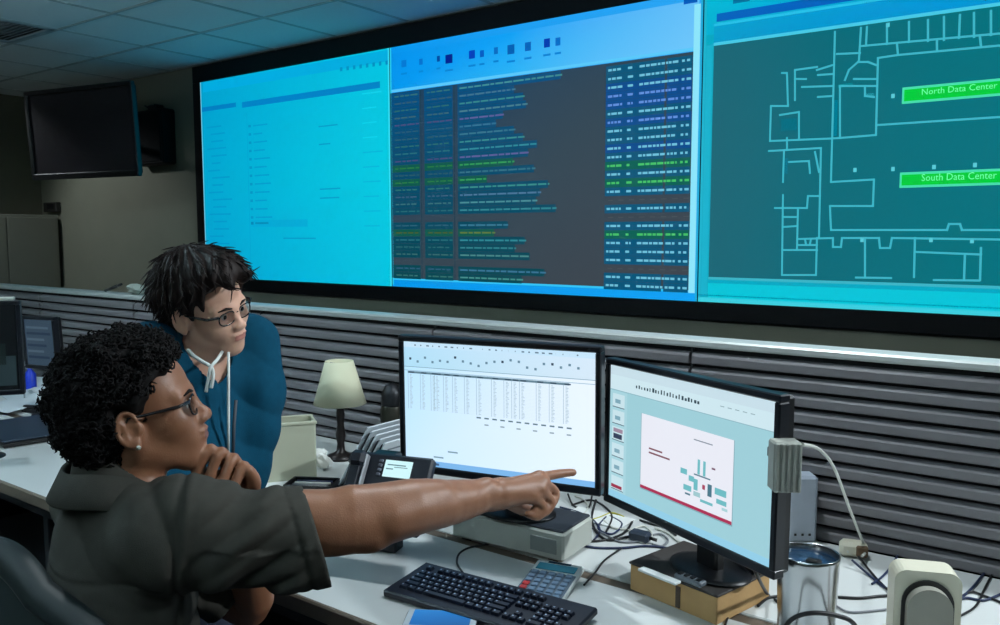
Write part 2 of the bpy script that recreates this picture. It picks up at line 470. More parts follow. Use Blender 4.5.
# display 2: event log
p = newpic()
xl, xr_ = SX[1] + .003, SX[2] - .003
zt, zd0, zd1 = SZ1, (vp(391, 92)[1] + vp(697, 53)[1]) / 2, (vp(395, 277)[1] + vp(690, 291)[1]) / 2
p.rect(xl, SZ0, xr_, SZ1, None, 0, [(0, 150, 232), (10, 160, 240), (40, 165, 245), (0, 150, 236)])
p.rect(xl, zd1 - .012, xr_ - .04, zd1 + .002, (50, 190, 240), 1)
xm = xl + (xr_ - xl) * .45
p.rect(xl + .01, zd0 + .02, xm, zd0 + .24, None, 1, [(0, 152, 238), (40, 178, 246), (10, 160, 244), (0, 146, 234)])
p.rect(xm, zd0 + .02, xr_ - .02, zd0 + .24, None, 1, [(40, 178, 246), (110, 198, 250), (100, 190, 248), (10, 160, 244)])
p.rect(xl, zd0 + .004, xr_, zd0 + .02, (90, 200, 248), 1)
p.rect(xr_ - .045, SZ0 + .04, xr_ - .012, zd0 + .22, (140, 228, 250), 2)
p.rect(xr_ - .010, SZ0, xr_, SZ1, (30, 170, 215), 2)
p.rect(xl, SZ0 + .01, xl + .012, SZ1, (40, 200, 235), 2)
p.rect(xr_ - .1, SZ1 - .05, xr_ - .03, SZ1 - .02, (0, 90, 190), 2)
for (x, y, w, c) in ((404, 64, 5, (0, 120, 216)), (421, 62, 3.5, (0, 112, 210)), (438.5, 59, 3, (0, 70, 160)), (449, 59.5, 7, (0, 30, 140)), (472, 55, 6, (0, 62, 190)), (482, 54, 4, (0, 92, 200)),
                     (496, 51, 4, (0, 112, 205)), (511, 50, 7, (0, 96, 180)), (528, 47, 6, (0, 100, 190)), (547, 43.5, 6, (0, 60, 175)), (558, 42, 5, (0, 110, 205))):
    a = vp(x - w / 2, y); b = vp(x + w / 2, y); h = .010 + w * .0022
    p.rect(a[0], a[1] - h, b[0], a[1] + h, c, 3)
    p.rect(a[0] - .004, a[1] - h - .045, b[0] + .004, a[1] - h - .034, (0, 132, 220), 3)
p.rect(xl + .004, zd1, xr_ - .045, zd0, None, 2, [(52, 68, 80), (60, 66, 74), (48, 68, 82), (28, 62, 92)])
NR = 26; ph = (zd0 - zd1) / NR
cA = (vp(392, 180)[0], vp(420, 180)[0]); cB = (vp(424, 180)[0], vp(453, 180)[0]); cC = vp(458, 180)[0]; cR = vp(605, 180)[0]; cM = vp(663, 180)[0]; cE = xr_ - .048
ends = {0: 560, 1: 514, 2: 523, 3: 526, 4: 503, 5: 496, 6: 514, 7: 523, 8: 537, 9: 528, 10: 513, 11: 534, 12: 487, 13: 548, 14: 540, 15: 536, 16: 556, 17: 0, 18: 508, 19: 494, 20: 525, 21: 515, 22: 530, 23: 0, 24: 545, 25: 522}
for k in range(NR):
    z = zd0 - (k + .55) * ph
    green = k in (10, 12, 19)
    if k in (17, 23): continue
    f = k / NR
    bgc = (0, int(78 - 8 * f), int(128 - 46 * f)) if not green else (10, 88, 76)
    fg = (70 + rnd.randint(-14, 20), 140 + rnd.randint(-10, 25), 150 + rnd.randint(0, 30)) if not green else (60, 176, 100)
    if k in (4, 9): fg = (112, 110, 176)
    if k == 19: fg = (110, 140, 70)
    for (a, b) in (cA, cB): 
        p.rect(a + .006, z - ph * .52, b, z + ph * .44, bgc, 3)
        x = a + .03
        while x < b - .02:
            w = rnd.uniform(.02, .06); p.rect(x, z - ph * .13, min(x + w, b - .005), z + ph * .07, tuple(int(c * .66) for c in fg), 4); x += w + .012
    xe = vp(ends[k], 180)[0]
    p.rect(cC, z - ph * .52, xe, z + ph * .44, bgc, 3)
    x = cC + .015
    while x < xe:
        w = rnd.uniform(.02, .07); p.rect(x, z - ph * .14, min(x + w, xe + .01), z + ph * .08, tuple(int(c * .84) for c in fg), 4); x += w + .010
for k in range(NR):
    z = zd0 - (k + .8) * ph
    if k in (15, 17, 23):
        x = cR + .02
        while x < cE - .03: p.rect(x, z - ph * .08, x + .03, z + ph * .04, (70, 78, 84), 3); x += .06
        continue
    green = k in (11, 13, 19)
    bgc = (0, 96, 84) if green else ((0, 74, 142) if k in (2, 3, 4, 6, 9) else (0, 84, 122))
    fg = (70, 190, 100) if green else ((96, 140, 214) if k in (3, 4, 6) else (110, 190, 214))
    p.rect(cR, z - ph * .52, cM, z + ph * .46, bgc, 3); p.rect(cM + .012, z - ph * .52, cE, z + ph * .46, bgc, 3)
    for (a, b) in ((cR + .012, cR + .095), (cR + .125, cR + .155), (cR + .19, cR + .345), (cR + .36, cM - .008), (cM + .02, cM + .02 + (cE - cM) * .36), (cM + .035 + (cE - cM) * .38, cM + (cE - cM) * .72), (cM + (cE - cM) * .80, cE - .006)):
        x = a
        while x < b - .008:
            w = rnd.uniform(.012, .035); p.rect(x, z - ph * .15, min(x + w, b), z + ph * .11, fg, 4); x += w + .006
for x in (cA[0], cB[0] - .02, cC - .025): p.rect(x - .004, zd1, x + .002, zd0, (20, 58, 76), 4)
p.build('screen_picture', m_video, scr[1])

# display 3: floor plan
p = newpic()
xl, xr_ = SX[2] + .003, SX[3] - .003
p.rect(xl, SZ0, xr_, SZ1, (0, 168, 196), 0)
ztb = (vp(712, 46)[1] + vp(1000, 4)[1]) / 2; zbm = (vp(708, 276)[1] + vp(1000, 287)[1]) / 2
p.rect(xl, ztb + .05, xr_, SZ1, None, 1, [(0, 176, 210), (0, 150, 224), (0, 140, 226), (0, 186, 214)])
for (a, b, c) in ((0.012, .60, (0, 96, 190)), (.60, 1.1, (0, 84, 190)), (1.1, 2.03, (0, 90, 214))): p.rect(xl + a + .05, ztb + .105, xl + b + .05 if b < 2 else xr_, ztb + .142, c, 2)
for k in range(7): p.rect(xl + .14 + k * .18, ztb + .175, xl + .17 + k * .18 + rnd.uniform(0, .05), ztb + .195, (0, 112, 160), 3)
p.rect(xl + .05, ztb + .01, xr_, ztb + .088, None, 2, [(0, 156, 204), (0, 146, 222), (0, 140, 224), (0, 160, 206)])
p.rect(xl + .05, ztb - .004, xr_, ztb + .010, (70, 200, 226), 3); p.rect(xl + .05, ztb + .086, xr_, ztb + .097, (40, 190, 226), 3)
xw = xl + .052
for i in range(4):
    f0, f1 = i / 4, (i + 1) / 4
    def gc(f): return (int(24 * max(0, 1 - f * 3)), int(100 + 22 * f), int(116 + 16 * f))
    p.rect(xw + (xr_ - xw) * f0, zbm, xw + (xr_ - xw) * f1, ztb, None, 2, [gc(f0), gc(f1), gc(f1), gc(f0)])
p.rect(xl, SZ0, xl + .012, SZ1, (30, 176, 204), 3); p.rect(xl + .015, SZ0 + .03, xl + .045, ztb, (20, 176, 204), 3)
p.rect(xl + .05, zbm - .012, xr_, zbm, (60, 178, 196), 3)
p.rect(xl + .05, zbm - .105, xr_, zbm - .03, (0, 196, 216), 3); p.rect(xl, SZ0, xr_, SZ0 + .022, (60, 205, 220), 3)
p.rect(xl, SZ0 + .03, xr_, SZ0 + .036, (0, 140, 170), 3)
LC = (62, 178, 196)
paths = [[(835, 32), (831, 182), (874, 179.5), (873, 206), (830, 206), (831, 230), (947, 230)], [(947, 230), (949, 224), (960, 224), (962, 230), (1000, 230), (1060, 231)],
    [(837, 54), (860, 53)], [(795, 100), (795, 70), (817, 67)], [(817, 70), (833, 65)], [(818, 75), (833, 74)], [(802, 87), (832, 86)], [(788, 106), (787, 73), (782, 73)], [(795, 79), (806, 79)], [(818, 97), (832, 96)],
    [(845, 80), (849, 70), (858, 62), (868, 62), (876, 65)], [(861, 28), (859, 60)], [(867, 27), (866, 45)], [(862, 46), (1000, 33.5)], [(887, 24), (887, 44)], [(909, 22), (909, 42)], [(928, 20), (928, 41)], [(944, 17), (944, 40)],
    [(960, 15), (959, 38)], [(974, 13), (974, 37)], [(991, 11), (991, 35)], [(898, 55), (1000, 45.5), (1100, 36)], [(897, 44), (898, 55), (878, 58), (876, 135), (840, 138), (840, 88)], [(937, 41), (937, 51)], [(980, 37), (981, 46)],
    [(878, 125), (1000, 117), (1100, 110)], [(840, 86), (877, 86)], [(854, 79), (877, 79)], [(865, 86), (865, 96), (874, 97)],
    [(788, 106), (771, 106), (770, 141), (831, 138.5), (840, 138)], [(780, 115), (799, 112), (799, 139)], [(787, 138), (787, 150)], [(769, 151), (821, 148), (819, 238)], [(789, 162), (809, 161), (810, 173)], [(815, 152), (819, 172)],
    [(784, 152), (783, 182)], [(820, 196), (808, 196), (807, 208), (775, 208)], [(783, 195), (782, 275), (816, 275), (817, 238)], [(783, 217), (797, 217)], [(783, 227), (797, 226)], [(798, 209), (797, 249)],
    [(799, 239), (833, 238), (833, 247), (841, 247), (842, 238), (879, 238), (880, 248), (890, 248), (892, 238), (1000, 239.5), (1060, 240)], [(798, 245), (817, 245)], [(783, 250), (817, 250)], [(805, 239), (806, 244)], [(811, 239), (810, 244)],
    [(865, 238), (865, 277)], [(915, 238), (914, 277)], [(917, 252), (981, 254.5)], [(965, 254), (964, 280)], [(981, 248), (980, 280)], [(934, 280), (979, 280.5)], [(856, 277.5), (891, 278)]]
for q in paths:
    for a, b in zip(q[:-1], q[1:]): p.line(vp(*a), vp(*b), .0085, LC, 3)
for (x, y) in ((855, 170), (893, 169), (934, 167), (975, 165), (888, 25), (862, 240), (931, 240), (972, 241), (893, 96)):
    a = vp(x, y); p.rect(a[0] - .007, a[1] - .009, a[0] + .007, a[1] + .009, (90, 200, 212), 3)
for (x0, y0, x1, y1, c) in ((838, 83, 853, 88, (0, 182, 198)), (781, 118, 797, 131, (0, 128, 158)), (783, 158, 788, 174, (0, 130, 164)), (866, 93, 874, 97, (60, 190, 205)), (833, 100, 838, 136, (0, 132, 160))):
    a = vp(x0, y1); b = vp(x1, y0); p.rect(a[0], a[1], b[0], b[1], c, 2)
for (xa_, yt, yb, txt, tx, tyb, ty2) in ((903.5, 88.5, 103, 'North Data Center', 921, 98, 91), (901, 173.5, 187, 'South Data Center', 921, 184, 176)):
    a = vp(xa_, yt); b = vp(xa_, yb); xe = vp(1012, yt)[0]
    p.rect(a[0] - .004, b[1] - .004, xe + .006, a[1] + .004, (70, 220, 170), 4)
    p.rect(a[0] + .004, b[1] + .006, xe - .004, a[1] - .006, (0, 205, 60), 5)
    t0 = vp(tx, tyb); t1 = vp(tx, ty2); te = vp(996, tyb)[0]
    p.text(txt, t0[0], t0[1] + .012, (t1[1] - t0[1]) * 1.25, (110, 255, 170), 6, width=te - t0[0])
p.build('screen_picture', m_video, scr[2])

# ------------------------------------------------------------------ television, black panel, cabinet, thermostat on the far walls
m_tvs = mat('television_glass', (40, 36, 40), .32, var=.1, scale=4, spec=.4)
tc = Vector((-6.09, 3.14, 2.341)); ty = math.radians(11.15)
tvt = thing('television', (tc.x, Y1R, tc.z), 'large dark switched-off television mounted high at upper left', 'television', rz=ty)
ML = Matrix.Translation(tc) @ Matrix.Rotation(ty, 4, 'Z') @ Matrix.Rotation(math.radians(3.2), 4, 'X')
MB().box((0, .035, 0), (1.06, .05, .62), M=ML, bev=.01).build('back_cover', m_black_matte, tvt)
fr = MB()
for c, d in (((0, 0, .31), (1.12, .04, .035)), ((0, 0, -.305), (1.12, .04, .045)), ((-.545, 0, 0), (.035, .04, .60)), ((.545, 0, 0), (.035, .04, .60))): fr.box(c, d, M=ML, bev=.006)
fr.build('bezel', m_black, tvt)
MB().box((0, .004, .002), (1.06, .02, .585), M=ML).build('screen', m_tvs, tvt)
_w = Vector((-7.45, Y1R - .012, 2.5))
MB().tube([tc + Vector((0, .1, 0)), tc + Vector((-.3, .3, .04)), _w], .025, 10).box(tuple(_w), (.2, .02, .3), bev=.003).build('wall_arm', m_dark_metal, tvt)
MB().box((0, .08, .02), (.3, .05, .3), M=ML, bev=.005).build('mount_bracket', m_dark_metal, tvt)
sp = thing('wall_speaker', (-6.25, Y1R, 2.13), 'black square loudspeaker panel on the back wall beside the television', 'speaker')
MB().box((-6.25, Y1R - .06, 2.375), (.44, .12, .43), bev=.012).build('cabinet', m_black_matte, sp)
MB().box((-6.25, Y1R - .125, 2.375), (.40, .012, .39), bev=.005).build('grille', mat('speaker_cloth', (16, 16, 18), .95, var=.3, scale=200, bump=.4, bscale=900), sp)
MB().box((-6.22, Y1R - .05, 2.61), (.10, .09, .05), bev=.01).cyl((-6.29, Y1R - .04, 2.6), (-6.36, Y1R - .06, 2.64), .008, n=8).build('bracket', m_dark_metal, sp)
m_cab = mat('grey_metal_cabinet', (104, 104, 92), .55, var=.04, scale=8)
cab = thing('storage_cabinet', (-8.1, 3.2, 0), 'tall grey metal storage cabinet against the far left wall', 'cabinet')
MB().box((-8.10, 3.15, .895), (.36, 1.36, 1.78), bev=.006).build('body', m_cab, cab)
for k in range(3):
    d = MB().box((-7.915, 2.70 + .45 * k, .91), (.02, .44, 1.70), bev=.004).build('door', m_cab, cab)
    MB().box((-7.895, 2.70 + .45 * k - .17, 1.0), (.02, .015, .14), bev=.004).build('handle', m_dark_metal, d)
th = thing('wall_thermostat', (-8.05, Y1R, 1.83), 'small dark thermostat box on the back wall above the cabinet', 'thermostat')
MB().box((-8.05, Y1R - .025, 1.86), (.24, .05, .09), bev=.006).build('housing', mat('thermostat_plastic', (30, 28, 24), .6), th)
MB().box((-8.03, Y1R - .052, 1.865), (.12, .006, .05), bev=.001).build('cover', m_black_matte, th)

# ------------------------------------------------------------------ slatted partition
YP = 2.376; PTOP = 1.283
m_slat = mat('slat_laminate', (112, 110, 113), .42, var=.10, scale=3, stretch=(1, 8, 30))
m_slatback = mat('slat_backing', (10, 11, 13), .8)
m_cap = mat('partition_cap_metal', (196, 202, 200), .38, .25, var=.05, scale=4)
m_post = mat('partition_post', (24, 26, 30), .5)
pt = thing('slat_partition', (-2.6, YP + .04, 0), 'low dark grey partition of horizontal slats with a pale cap rail behind the desk', 'partition')
PITCH_S = .0468
seams = [-6.22, -5.18, -4.14, -3.10, -2.06, -1.02, .02, 1.04]
slat_poly = [(-.0195, 0.0), (-.0195, .016), (.0175, .016), (.0195, .010), (.0195, .004), (.0165, -.004), (-.0165, -.002)]
def slat_mesh(w):
    mb = MB()
    poly = [(.016, -.0175), (.016, .0175), (.004, .0175), (-.006, .0105), (-.009, .006), (-.009, -.0145), (-.005, -.0175)]   # (depth, height)
    n = len(poly)
    vs = [(-w / 2, a, b) for a, b in poly] + [(w / 2, a, b) for a, b in poly]
    fs = [list(range(n))[::-1], list(range(n, 2 * n))] + [(i, (i + 1) % n, n + (i + 1) % n, n + i) for i in range(n)]
    return mb.add(vs, fs).mesh('slat', m_slat)
slat_me = slat_mesh(1.04 - .010)
MB().box((-2.61, YP + .045, PTOP - .012), (7.3, .10, .024), bev=.006).build('cap_rail', m_cap, pt)
for a, b in zip(seams[:-1], seams[1:]):
    c = (a + b) / 2
    pn = MB().box((c, YP + .05, (PTOP - .024) / 2), (b - a - .002, .06, PTOP - .026)).build('panel', m_slatback, pt)
    MB().box((a, YP + .022, (PTOP - .026) / 2), (.008, .03, PTOP - .03)).build('post', m_post, pn)
    for k in range(12):
        z = PTOP - .024 - .010 - PITCH_S * (k + .5)
        piece('slat', slat_me, pn, (c + 2.6, YP + .003 - YP - .04, z))
    MB().box((c, YP + .012, .32), (b - a - .012, .02, .62), bev=.003).build('lower_board', m_slat, pn)

# ------------------------------------------------------------------ desk
DT = .74; YD0 = 1.262; YD1 = YP - .012
m_top = mat('white_laminate', (202, 206, 205), .38, var=.03, scale=2.5, bump=.03, bscale=300)
m_edge = mat('taupe_edging', (96, 84, 72), .55, var=.12, scale=40)
m_under = mat('desk_metal', (34, 36, 40), .5, .3)
dk = thing('long_desk', (-2.6, 1.8, 0), 'long white laminate desk with brown edging running along the slatted partition', 'desk')
MB().box((-2.61, (YD0 + 1.755) / 2, DT - .015), (7.3, 1.755 - YD0, .03), bev=.003).build('front_worktop', m_top, dk)
MB().box((-2.61, (1.80 + YD1) / 2, DT - .015), (7.3, YD1 - 1.80, .03), bev=.003).build('rear_worktop', m_top, dk)
MB().box((-2.61, 1.7775, DT - .019), (7.3, .045, .026)).build('seam_strip', m_edge, dk)
MB().box((-2.61, YD0 - .006, DT - .018), (7.3, .014, .042), bev=.004).build('front_edging', m_edge, dk)
MB().box((-2.61, YD0 + .05, DT - .065), (7.2, .03, .06)).build('front_rail', m_under, dk)
for x in (-6.2, -5.0, -3.0, -.15, .98):
    MB().box((x, 1.83, (DT - .03) / 2), (.04, .95, DT - .03), bev=.004).build('leg_panel', m_under, dk)
# ================================================================== THINGS ON THE DESK
m_mon = display_mat('monitor_picture', MONITOR_GAIN, .3)
m_mon2 = display_mat('dim_picture_and_reflection', .5, .2)
m_bz = mat('monitor_bezel', (17, 20, 28), .33, var=.1, scale=50)
def monitor(name, c, yaw, tilt, W, H, label, base_z, bw=.016, bb=.02, neck_back=.07, base_s=1.0):
    c = Vector(c)
    base = Vector((c.x - math.sin(yaw) * neck_back, c.y + math.cos(yaw) * neck_back, base_z))
    t = thing(name, base, label, 'monitor', rz=yaw)
    M = Matrix.Translation(c) @ Matrix.Rotation(yaw, 4, 'Z') @ Matrix.Rotation(-tilt, 4, 'X')
    fr = MB()
    fr.box((0, .008, H / 2 - bw / 2), (W, .03, bw), M=M, bev=.003).box((0, .008, -H / 2 + bb / 2), (W, .03, bb), M=M, bev=.003)
    fr.box((-W / 2 + bw / 2, .008, 0), (bw, .03, H - bw - bb + .004), M=M, bev=.003).box((W / 2 - bw / 2, .008, 0), (bw, .03, H - bw - bb + .004), M=M, bev=.003)
    fr.build('bezel', m_bz, t)
    MB().box((0, .03, 0), (W - .01, .03, H - .01), M=M, bev=.006).box((0, .04 + (neck_back - .04) / 2, -.01), (W * .4, neck_back - .035, H * .4), M=M, bev=.01).build('back_cover', m_black, t)
    sc = MB().box((0, .006, (bb - bw) / 2), (W - 2 * bw, .012, H - bw - bb), M=M).build('screen', m_black, t)
    MB().box((0, neck_back, -H / 2 - (c.z - H / 2 - base_z) / 2 + .053), (.07, .03, (c.z - H / 2 - base_z) + .10), M=Matrix.Translation(c) @ Matrix.Rotation(yaw, 4, 'Z'), bev=.006).build('neck', m_black, t)
    MB().lathe([(.0005, .012), (.03, .012), (.095, .008), (.115, .004), (.115, 0), (.0005, 0)], 36, M=Matrix.Translation(base) @ Matrix.Rotation(yaw, 4, 'Z') @ Matrix.Diagonal((1.1 * base_s, .8 * base_s, 1, 1))).build('stand_base', m_black, t)
    R3 = M.to_3x3()
    o = c + R3 @ Vector((-(W / 2 - bw), -.0006, -(H / 2 - bb)))
    pic = Pic(o, R3 @ Vector((1, 0, 0)), R3 @ Vector((0, 0, 1)))
    return t, sc, pic, W - 2 * bw, H - bw - bb
# left monitor with the spreadsheet
MLC = (-1.2654, 1.7025, 1.1428)
t, sc, p, w, h = monitor('computer_monitor', MLC, .2062, -.018, .575, .375, 'black monitor showing a spreadsheet, the one being pointed at', .832, neck_back=.14, base_s=.9)
p.rect(0, 0, w, h, None, 0, [(196, 228, 250), (226, 240, 250), (226, 236, 246), (176, 222, 248)])
p.rect(0, h * .955, w, h, (190, 220, 240), 1)
p.rect(0, h * .80, w, h * .955, None, 1, [(168, 214, 236), (206, 224, 238), (206, 224, 240), (170, 214, 238)])
p.rect(0, h * .795, w, h * .80, (120, 158, 178), 2); p.rect(0, h * .765, w, h * .77, (140, 176, 196), 2)
for k in range(26): 
    x = w * (.06 + .034 * k); p.rect(x, h * .968, x + w * .018 * rnd.random(), h * .978, (84, 110, 130), 2)
for k in range(22):
    x = w * (.03 + .042 * k); z = h * rnd.uniform(.83, .90); p.rect(x, z, x + w * .012, z + h * .018, (96, 130, 150) if k % 6 else (40, 60, 80), 2)
cx = [.02, .09, .15, .17, .22, .27, .335, .40, .48, .545, .585, .625, .71, .775, .845]
p.rect(w * .02, h * .745, w * .875, h * .762, (96, 126, 142), 2)
for k, x in enumerate(cx):
    p.rect(w * x, h * .455, w * x + .0012, h * .745, (140, 168, 182), 2)
    p.rect(w * x + .004, h * .748, w * x + .02, h * .758, (52, 74, 92), 3)
    for r in range(26):
        z = h * (.46 + .0108 * r); ww = w * .018 * rnd.uniform(.4, 1)
        p.rect(w * x + .006, z, w * x + .006 + ww, z + h * .0045, (160, 184, 198), 2)
for r in range(27): p.rect(w * .02, h * (.455 + .0108 * r), w * .875, h * (.455 + .0108 * r) + .0003, (190, 210, 222), 1)
for k in range(12):
    x = w * (.40 + .042 * k); z = h * (.43 - .001 * k); p.rect(x, z, x + w * .024, z + h * .012, (96, 120, 134), 2)
    if k % 2: p.rect(x, z - h * .05, x + w * .022, z - h * .04, (130, 150, 160), 2)
for (x, z) in ((.24, .13), (.16, .075)): p.rect(w * x, h * z, w * x + .03, h * z + .004, (120, 150, 166), 2)
p.rect(0, 0, w, h * .045, (120, 176, 226), 2); p.rect(w * .15, h * .012, w * .19, h * .03, (60, 90, 130), 3)
p.build('screen_picture', m_mon, sc)
# right monitor with the presentation
MRC = (-.7634, 1.7372, 1.1011)
t, sc, p, w, h = monitor('computer_monitor', MRC, -.4328, .007, .575, .375, 'black monitor showing a presentation slide, standing on a cardboard box', .8125, neck_back=.095, base_s=.86)
p.rect(0, 0, w, h, (150, 196, 206), 0)
p.rect(0, h * .93, w, h, (190, 212, 222), 1); p.rect(0, h * .82, w, h * .93, (196, 220, 228), 1); p.rect(0, h * .815, w, h * .82, (130, 170, 182), 2)
for k in range(22):
    x = w * (.19 + .019 * k); p.rect(x, h * .868, x + w * rnd.uniform(.006, .014), h * rnd.uniform(.885, .90), (40, 60, 72), 2)
for k in range(5): p.rect(w * (.72 + .04 * k), h * .89, w * (.72 + .04 * k) + .012, h * .895, (120, 150, 160), 2)
p.rect(0, 0, w * .128, h * .81, (160, 202, 212), 1)
for k in range(6):
    z = h * (.69 - .125 * k)
    p.rect(w * .02, z, w * .11, z + h * .10, (190, 216, 224), 2); p.rect(w * .02, z - .001, w * .11, z + .001, (60, 80, 96), 3)
    if k == 2: p.rect(w * .03, z + h * .012, w * .095, z + h * .05, (50, 60, 84), 3); p.rect(w * .03, z + h * .06, w * .10, z + h * .09, (150, 130, 150), 3)
    elif k == 5: p.rect(w * .02, z + h * .01, w * .10, z + h * .035, (150, 40, 70), 3)
    else: p.rect(w * .04, z + h * .03, w * .08, z + h * .06, (120, 160, 176), 3)
s0, s1, t0, t1 = w * .235, w * .80, h * .16, h * .70
p.rect(s0 - .002, t0 - .003, s1 + .002, t1, (120, 160, 172), 1)
p.rect(s0, t0, s1, t1, (222, 224, 234), 2); p.rect(s0, t0, s1, t0 + h * .022, (164, 40, 78), 3)
for k, ww in enumerate((.09, .14)): p.rect(s0 + .03, h * (.46 - .03 * k), s0 + .03 + w * ww, h * (.472 - .03 * k), (120, 70, 84), 3)
p.rect(s0 + w * .34, h * .625, s0 + w * .45, h * .632, (110, 124, 140), 3)
TE = (104, 178, 186); TD = (70, 112, 130)
for (a, b, c, d, col) in ((.32, .44, .338, .60, TE), (.352, .44, .37, .60, TE), (.30, .425, .42, .44, TD), (.22, .40, .27, .46, TE), (.27, .36, .31, .42, TE), (.42, .33, .50, .40, TE), (.30, .30, .33, .42, TE), (.38, .29, .41, .42, TD),
                       (.24, .27, .30, .33, TE), (.30, .25, .35, .30, (150, 190, 196)), (.43, .26, .50, .31, TE), (.34, .22, .43, .25, TE), (.25, .235, .29, .255, TD), (.40, .52, .425, .54, (110, 70, 96)), (.46, .22, .50, .25, (160, 200, 206)), (.35, .33, .37, .38, (160, 60, 90))):
    p.rect(w * (.50 + (a - .22) * 1.02), h * (.23 + (b - .22) * .8), w * (.50 + (a - .22) * 1.02 + (c - a) * .8), h * (.23 + (b - .22) * .8 + (d - b) * .62), col, 4)
p.rect(0, 0, w, h * .05, (140, 196, 220), 2)
p.build('screen_picture', m_mon, sc)

# grey box under the left monitor
m_greybox = mat('pale_grey_plastic', (186, 190, 182), .5, var=.04)
gb = thing('desktop_computer', (-1.29, 1.85, DT), 'flat pale grey desktop computer lying under the spreadsheet monitor', 'computer', rz=.06)
ML = Matrix.Translation((-1.293, 1.862, DT)) @ Matrix.Rotation(.06, 4, 'Z')
MB().box((0, 0, .045), (.36, .17, .076), M=ML, bev=.006).build('case', m_greybox, gb)
MB().box((0, 0, .086), (.35, .16, .008), M=ML, bev=.003).build('top_cover', mat('dark_grey_plastic', (52, 58, 66), .45), gb)
MB().box((.12, -.086, .045), (.08, .004, .04), M=ML, bev=.001).build('front_panel', mat('mid_grey_plastic', (140, 146, 144), .5), gb)
for sx in (-1, 1): MB().box((sx * .14, 0, .004), (.03, .14, .008), M=ML).build('foot', m_black, gb)

# cardboard box under the right monitor
m_card = mat('tan_cardboard', (188, 150, 100), .8, var=.12, scale=25, bump=.1, bscale=200)
cbx = thing('cardboard_box', (-.75, 1.83, DT), 'flat tan cardboard box under the presentation monitor', 'box', rz=-.235)
ML = Matrix.Translation((-.755, 1.835, DT)) @ Matrix.Rotation(-.235, 4, 'Z')
MB().box((0, 0, .032), (.25, .21, .064), M=ML, bev=.002).build('carton', m_card, cbx)
MB().box((0, 0, .067), (.256, .216, .006), M=ML, bev=.002).build('lid_flap', mat('dark_card', (54, 50, 48), .7), cbx)
MB().box((.02, -.1065, .03), (.012, .003, .05), M=ML).build('tape_strip', mat('brown_tape', (70, 52, 36), .4), cbx)
tb = .074 + DT - .003
_q = on_z(659, 577, tb); ML = Matrix.Translation((_q.x, _q.y, tb - .001)) @ Matrix.Rotation(-.235, 4, 'Z')
place(MB().box((0, 0, .004), (.11, .022, .006), M=ML, bev=.001), 'ruler', mat('white_plastic', (222, 226, 224), .4), ML.translation, 'white plastic ruler lying on the cardboard box', 'ruler')
_q = on_z(690, 582, tb); ML = Matrix.Translation((_q.x, _q.y, tb - .001)) @ Matrix.Rotation(-.235, 4, 'Z')
rm = thing('remote_control', ML.translation, 'grey slim remote control lying on the cardboard box beside the ruler', 'remote')
MB().box((0, 0, .007), (.075, .026, .012), M=ML, bev=.003).build('case', mat('grey_remote', (96, 104, 112), .4), rm)
for k in range(4): MB().box((-.026 + .017 * k, 0, .0145), (.009, .014, .003), M=ML).build('button', m_black, rm)
ML = Matrix.Translation((-.655, 1.87, tb + .012)) @ Matrix.Rotation(-.5, 4, 'Z') @ Matrix.Rotation(math.radians(-32), 4, 'X')
place(MB().box((0, 0, .012), (.075, .06, .003), M=ML), 'sticky_note_pad', mat('pale_blue_paper', (150, 176, 214), .8), (-.655, 1.87, tb), 'pale blue note pad leaning on the foot of the presentation monitor', 'note pad')

# keyboard
m_kb = mat('keyboard_case', (20, 26, 40), .42, var=.1)
m_key = mat('key_plastic', (22, 30, 48), .35, var=.1)
m_leg = mat('key_lettering', (150, 168, 190), .5)
KC = Vector((-1.118, 1.472, DT + .004)); KY = .064
kb = thing('keyboard', KC, 'black computer keyboard with pale lettering on the front of the desk', 'keyboard', rz=KY)
KM = Matrix.Translation(KC) @ Matrix.Rotation(KY, 4, 'Z') @ Matrix.Rotation(math.radians(4), 4, 'X')
MB().box((0, 0, .012), (.485, .17, .018), M=KM, bev=.004).build('case', m_kb, kb)
for sx in (-1, 1): MB().box((sx * .19, .07, .0005), (.03, .015, .012), M=KM).build('foot', m_kb, kb)
kmesh = {}
def keymesh(wd):
    k = round(wd, 4)
    if k not in kmesh:
        mb = MB(); a = wd / 2 - .001; b = .0078
        vs = [(-a, -b, 0), (a, -b, 0), (a, b, 0), (-a, b, 0), (-a + .0022, -b + .0022, .007), (a - .0022, -b + .0022, .007), (a - .0022, b - .0018, .007), (-a + .0022, b - .0018, .007)]
        mb.add(vs, [(4, 5, 6, 7), (0, 1, 5, 4), (1, 2, 6, 5), (2, 3, 7, 6), (3, 0, 4, 7)])
        mb.add([(-a + .0035, 0, .0073), (-a + .0078, 0, .0073), (-a + .0078, .0045, .0073), (-a + .0035, .0045, .0073)], [(0, 1, 2, 3)], 1)
        kmesh[k] = mb.mesh('key', [m_key, m_leg])
    return kmesh[k]
U_ = .0190
rows = [(.068, [1, -.9] + [1] * 4 + [-.4] + [1] * 4 + [-.4] + [1] * 4 + [-.25, 1, 1, 1]),
        (.040, [1] * 13 + [2, -.25, 1, 1, 1, -.25, 1, 1, 1, 1]), (.021, [1.5] + [1] * 12 + [1.5, -.25, 1, 1, 1, -.25, 1, 1, 1, 1]),
        (.002, [1.75] + [1] * 11 + [2.25, -3.5, 1, 1, 1]), (-.017, [2.25] + [1] * 10 + [2.75, -1.25, 1, -1.25, 1, 1, 1, 1]),
        (-.036, [1.25, 1.25, 1.25, 6.25, 1.25, 1.25, 1.25, 1.25, -.25, 1, 1, 1, -.25, 2, 1])]
RXK = KM.to_3x3().to_euler()
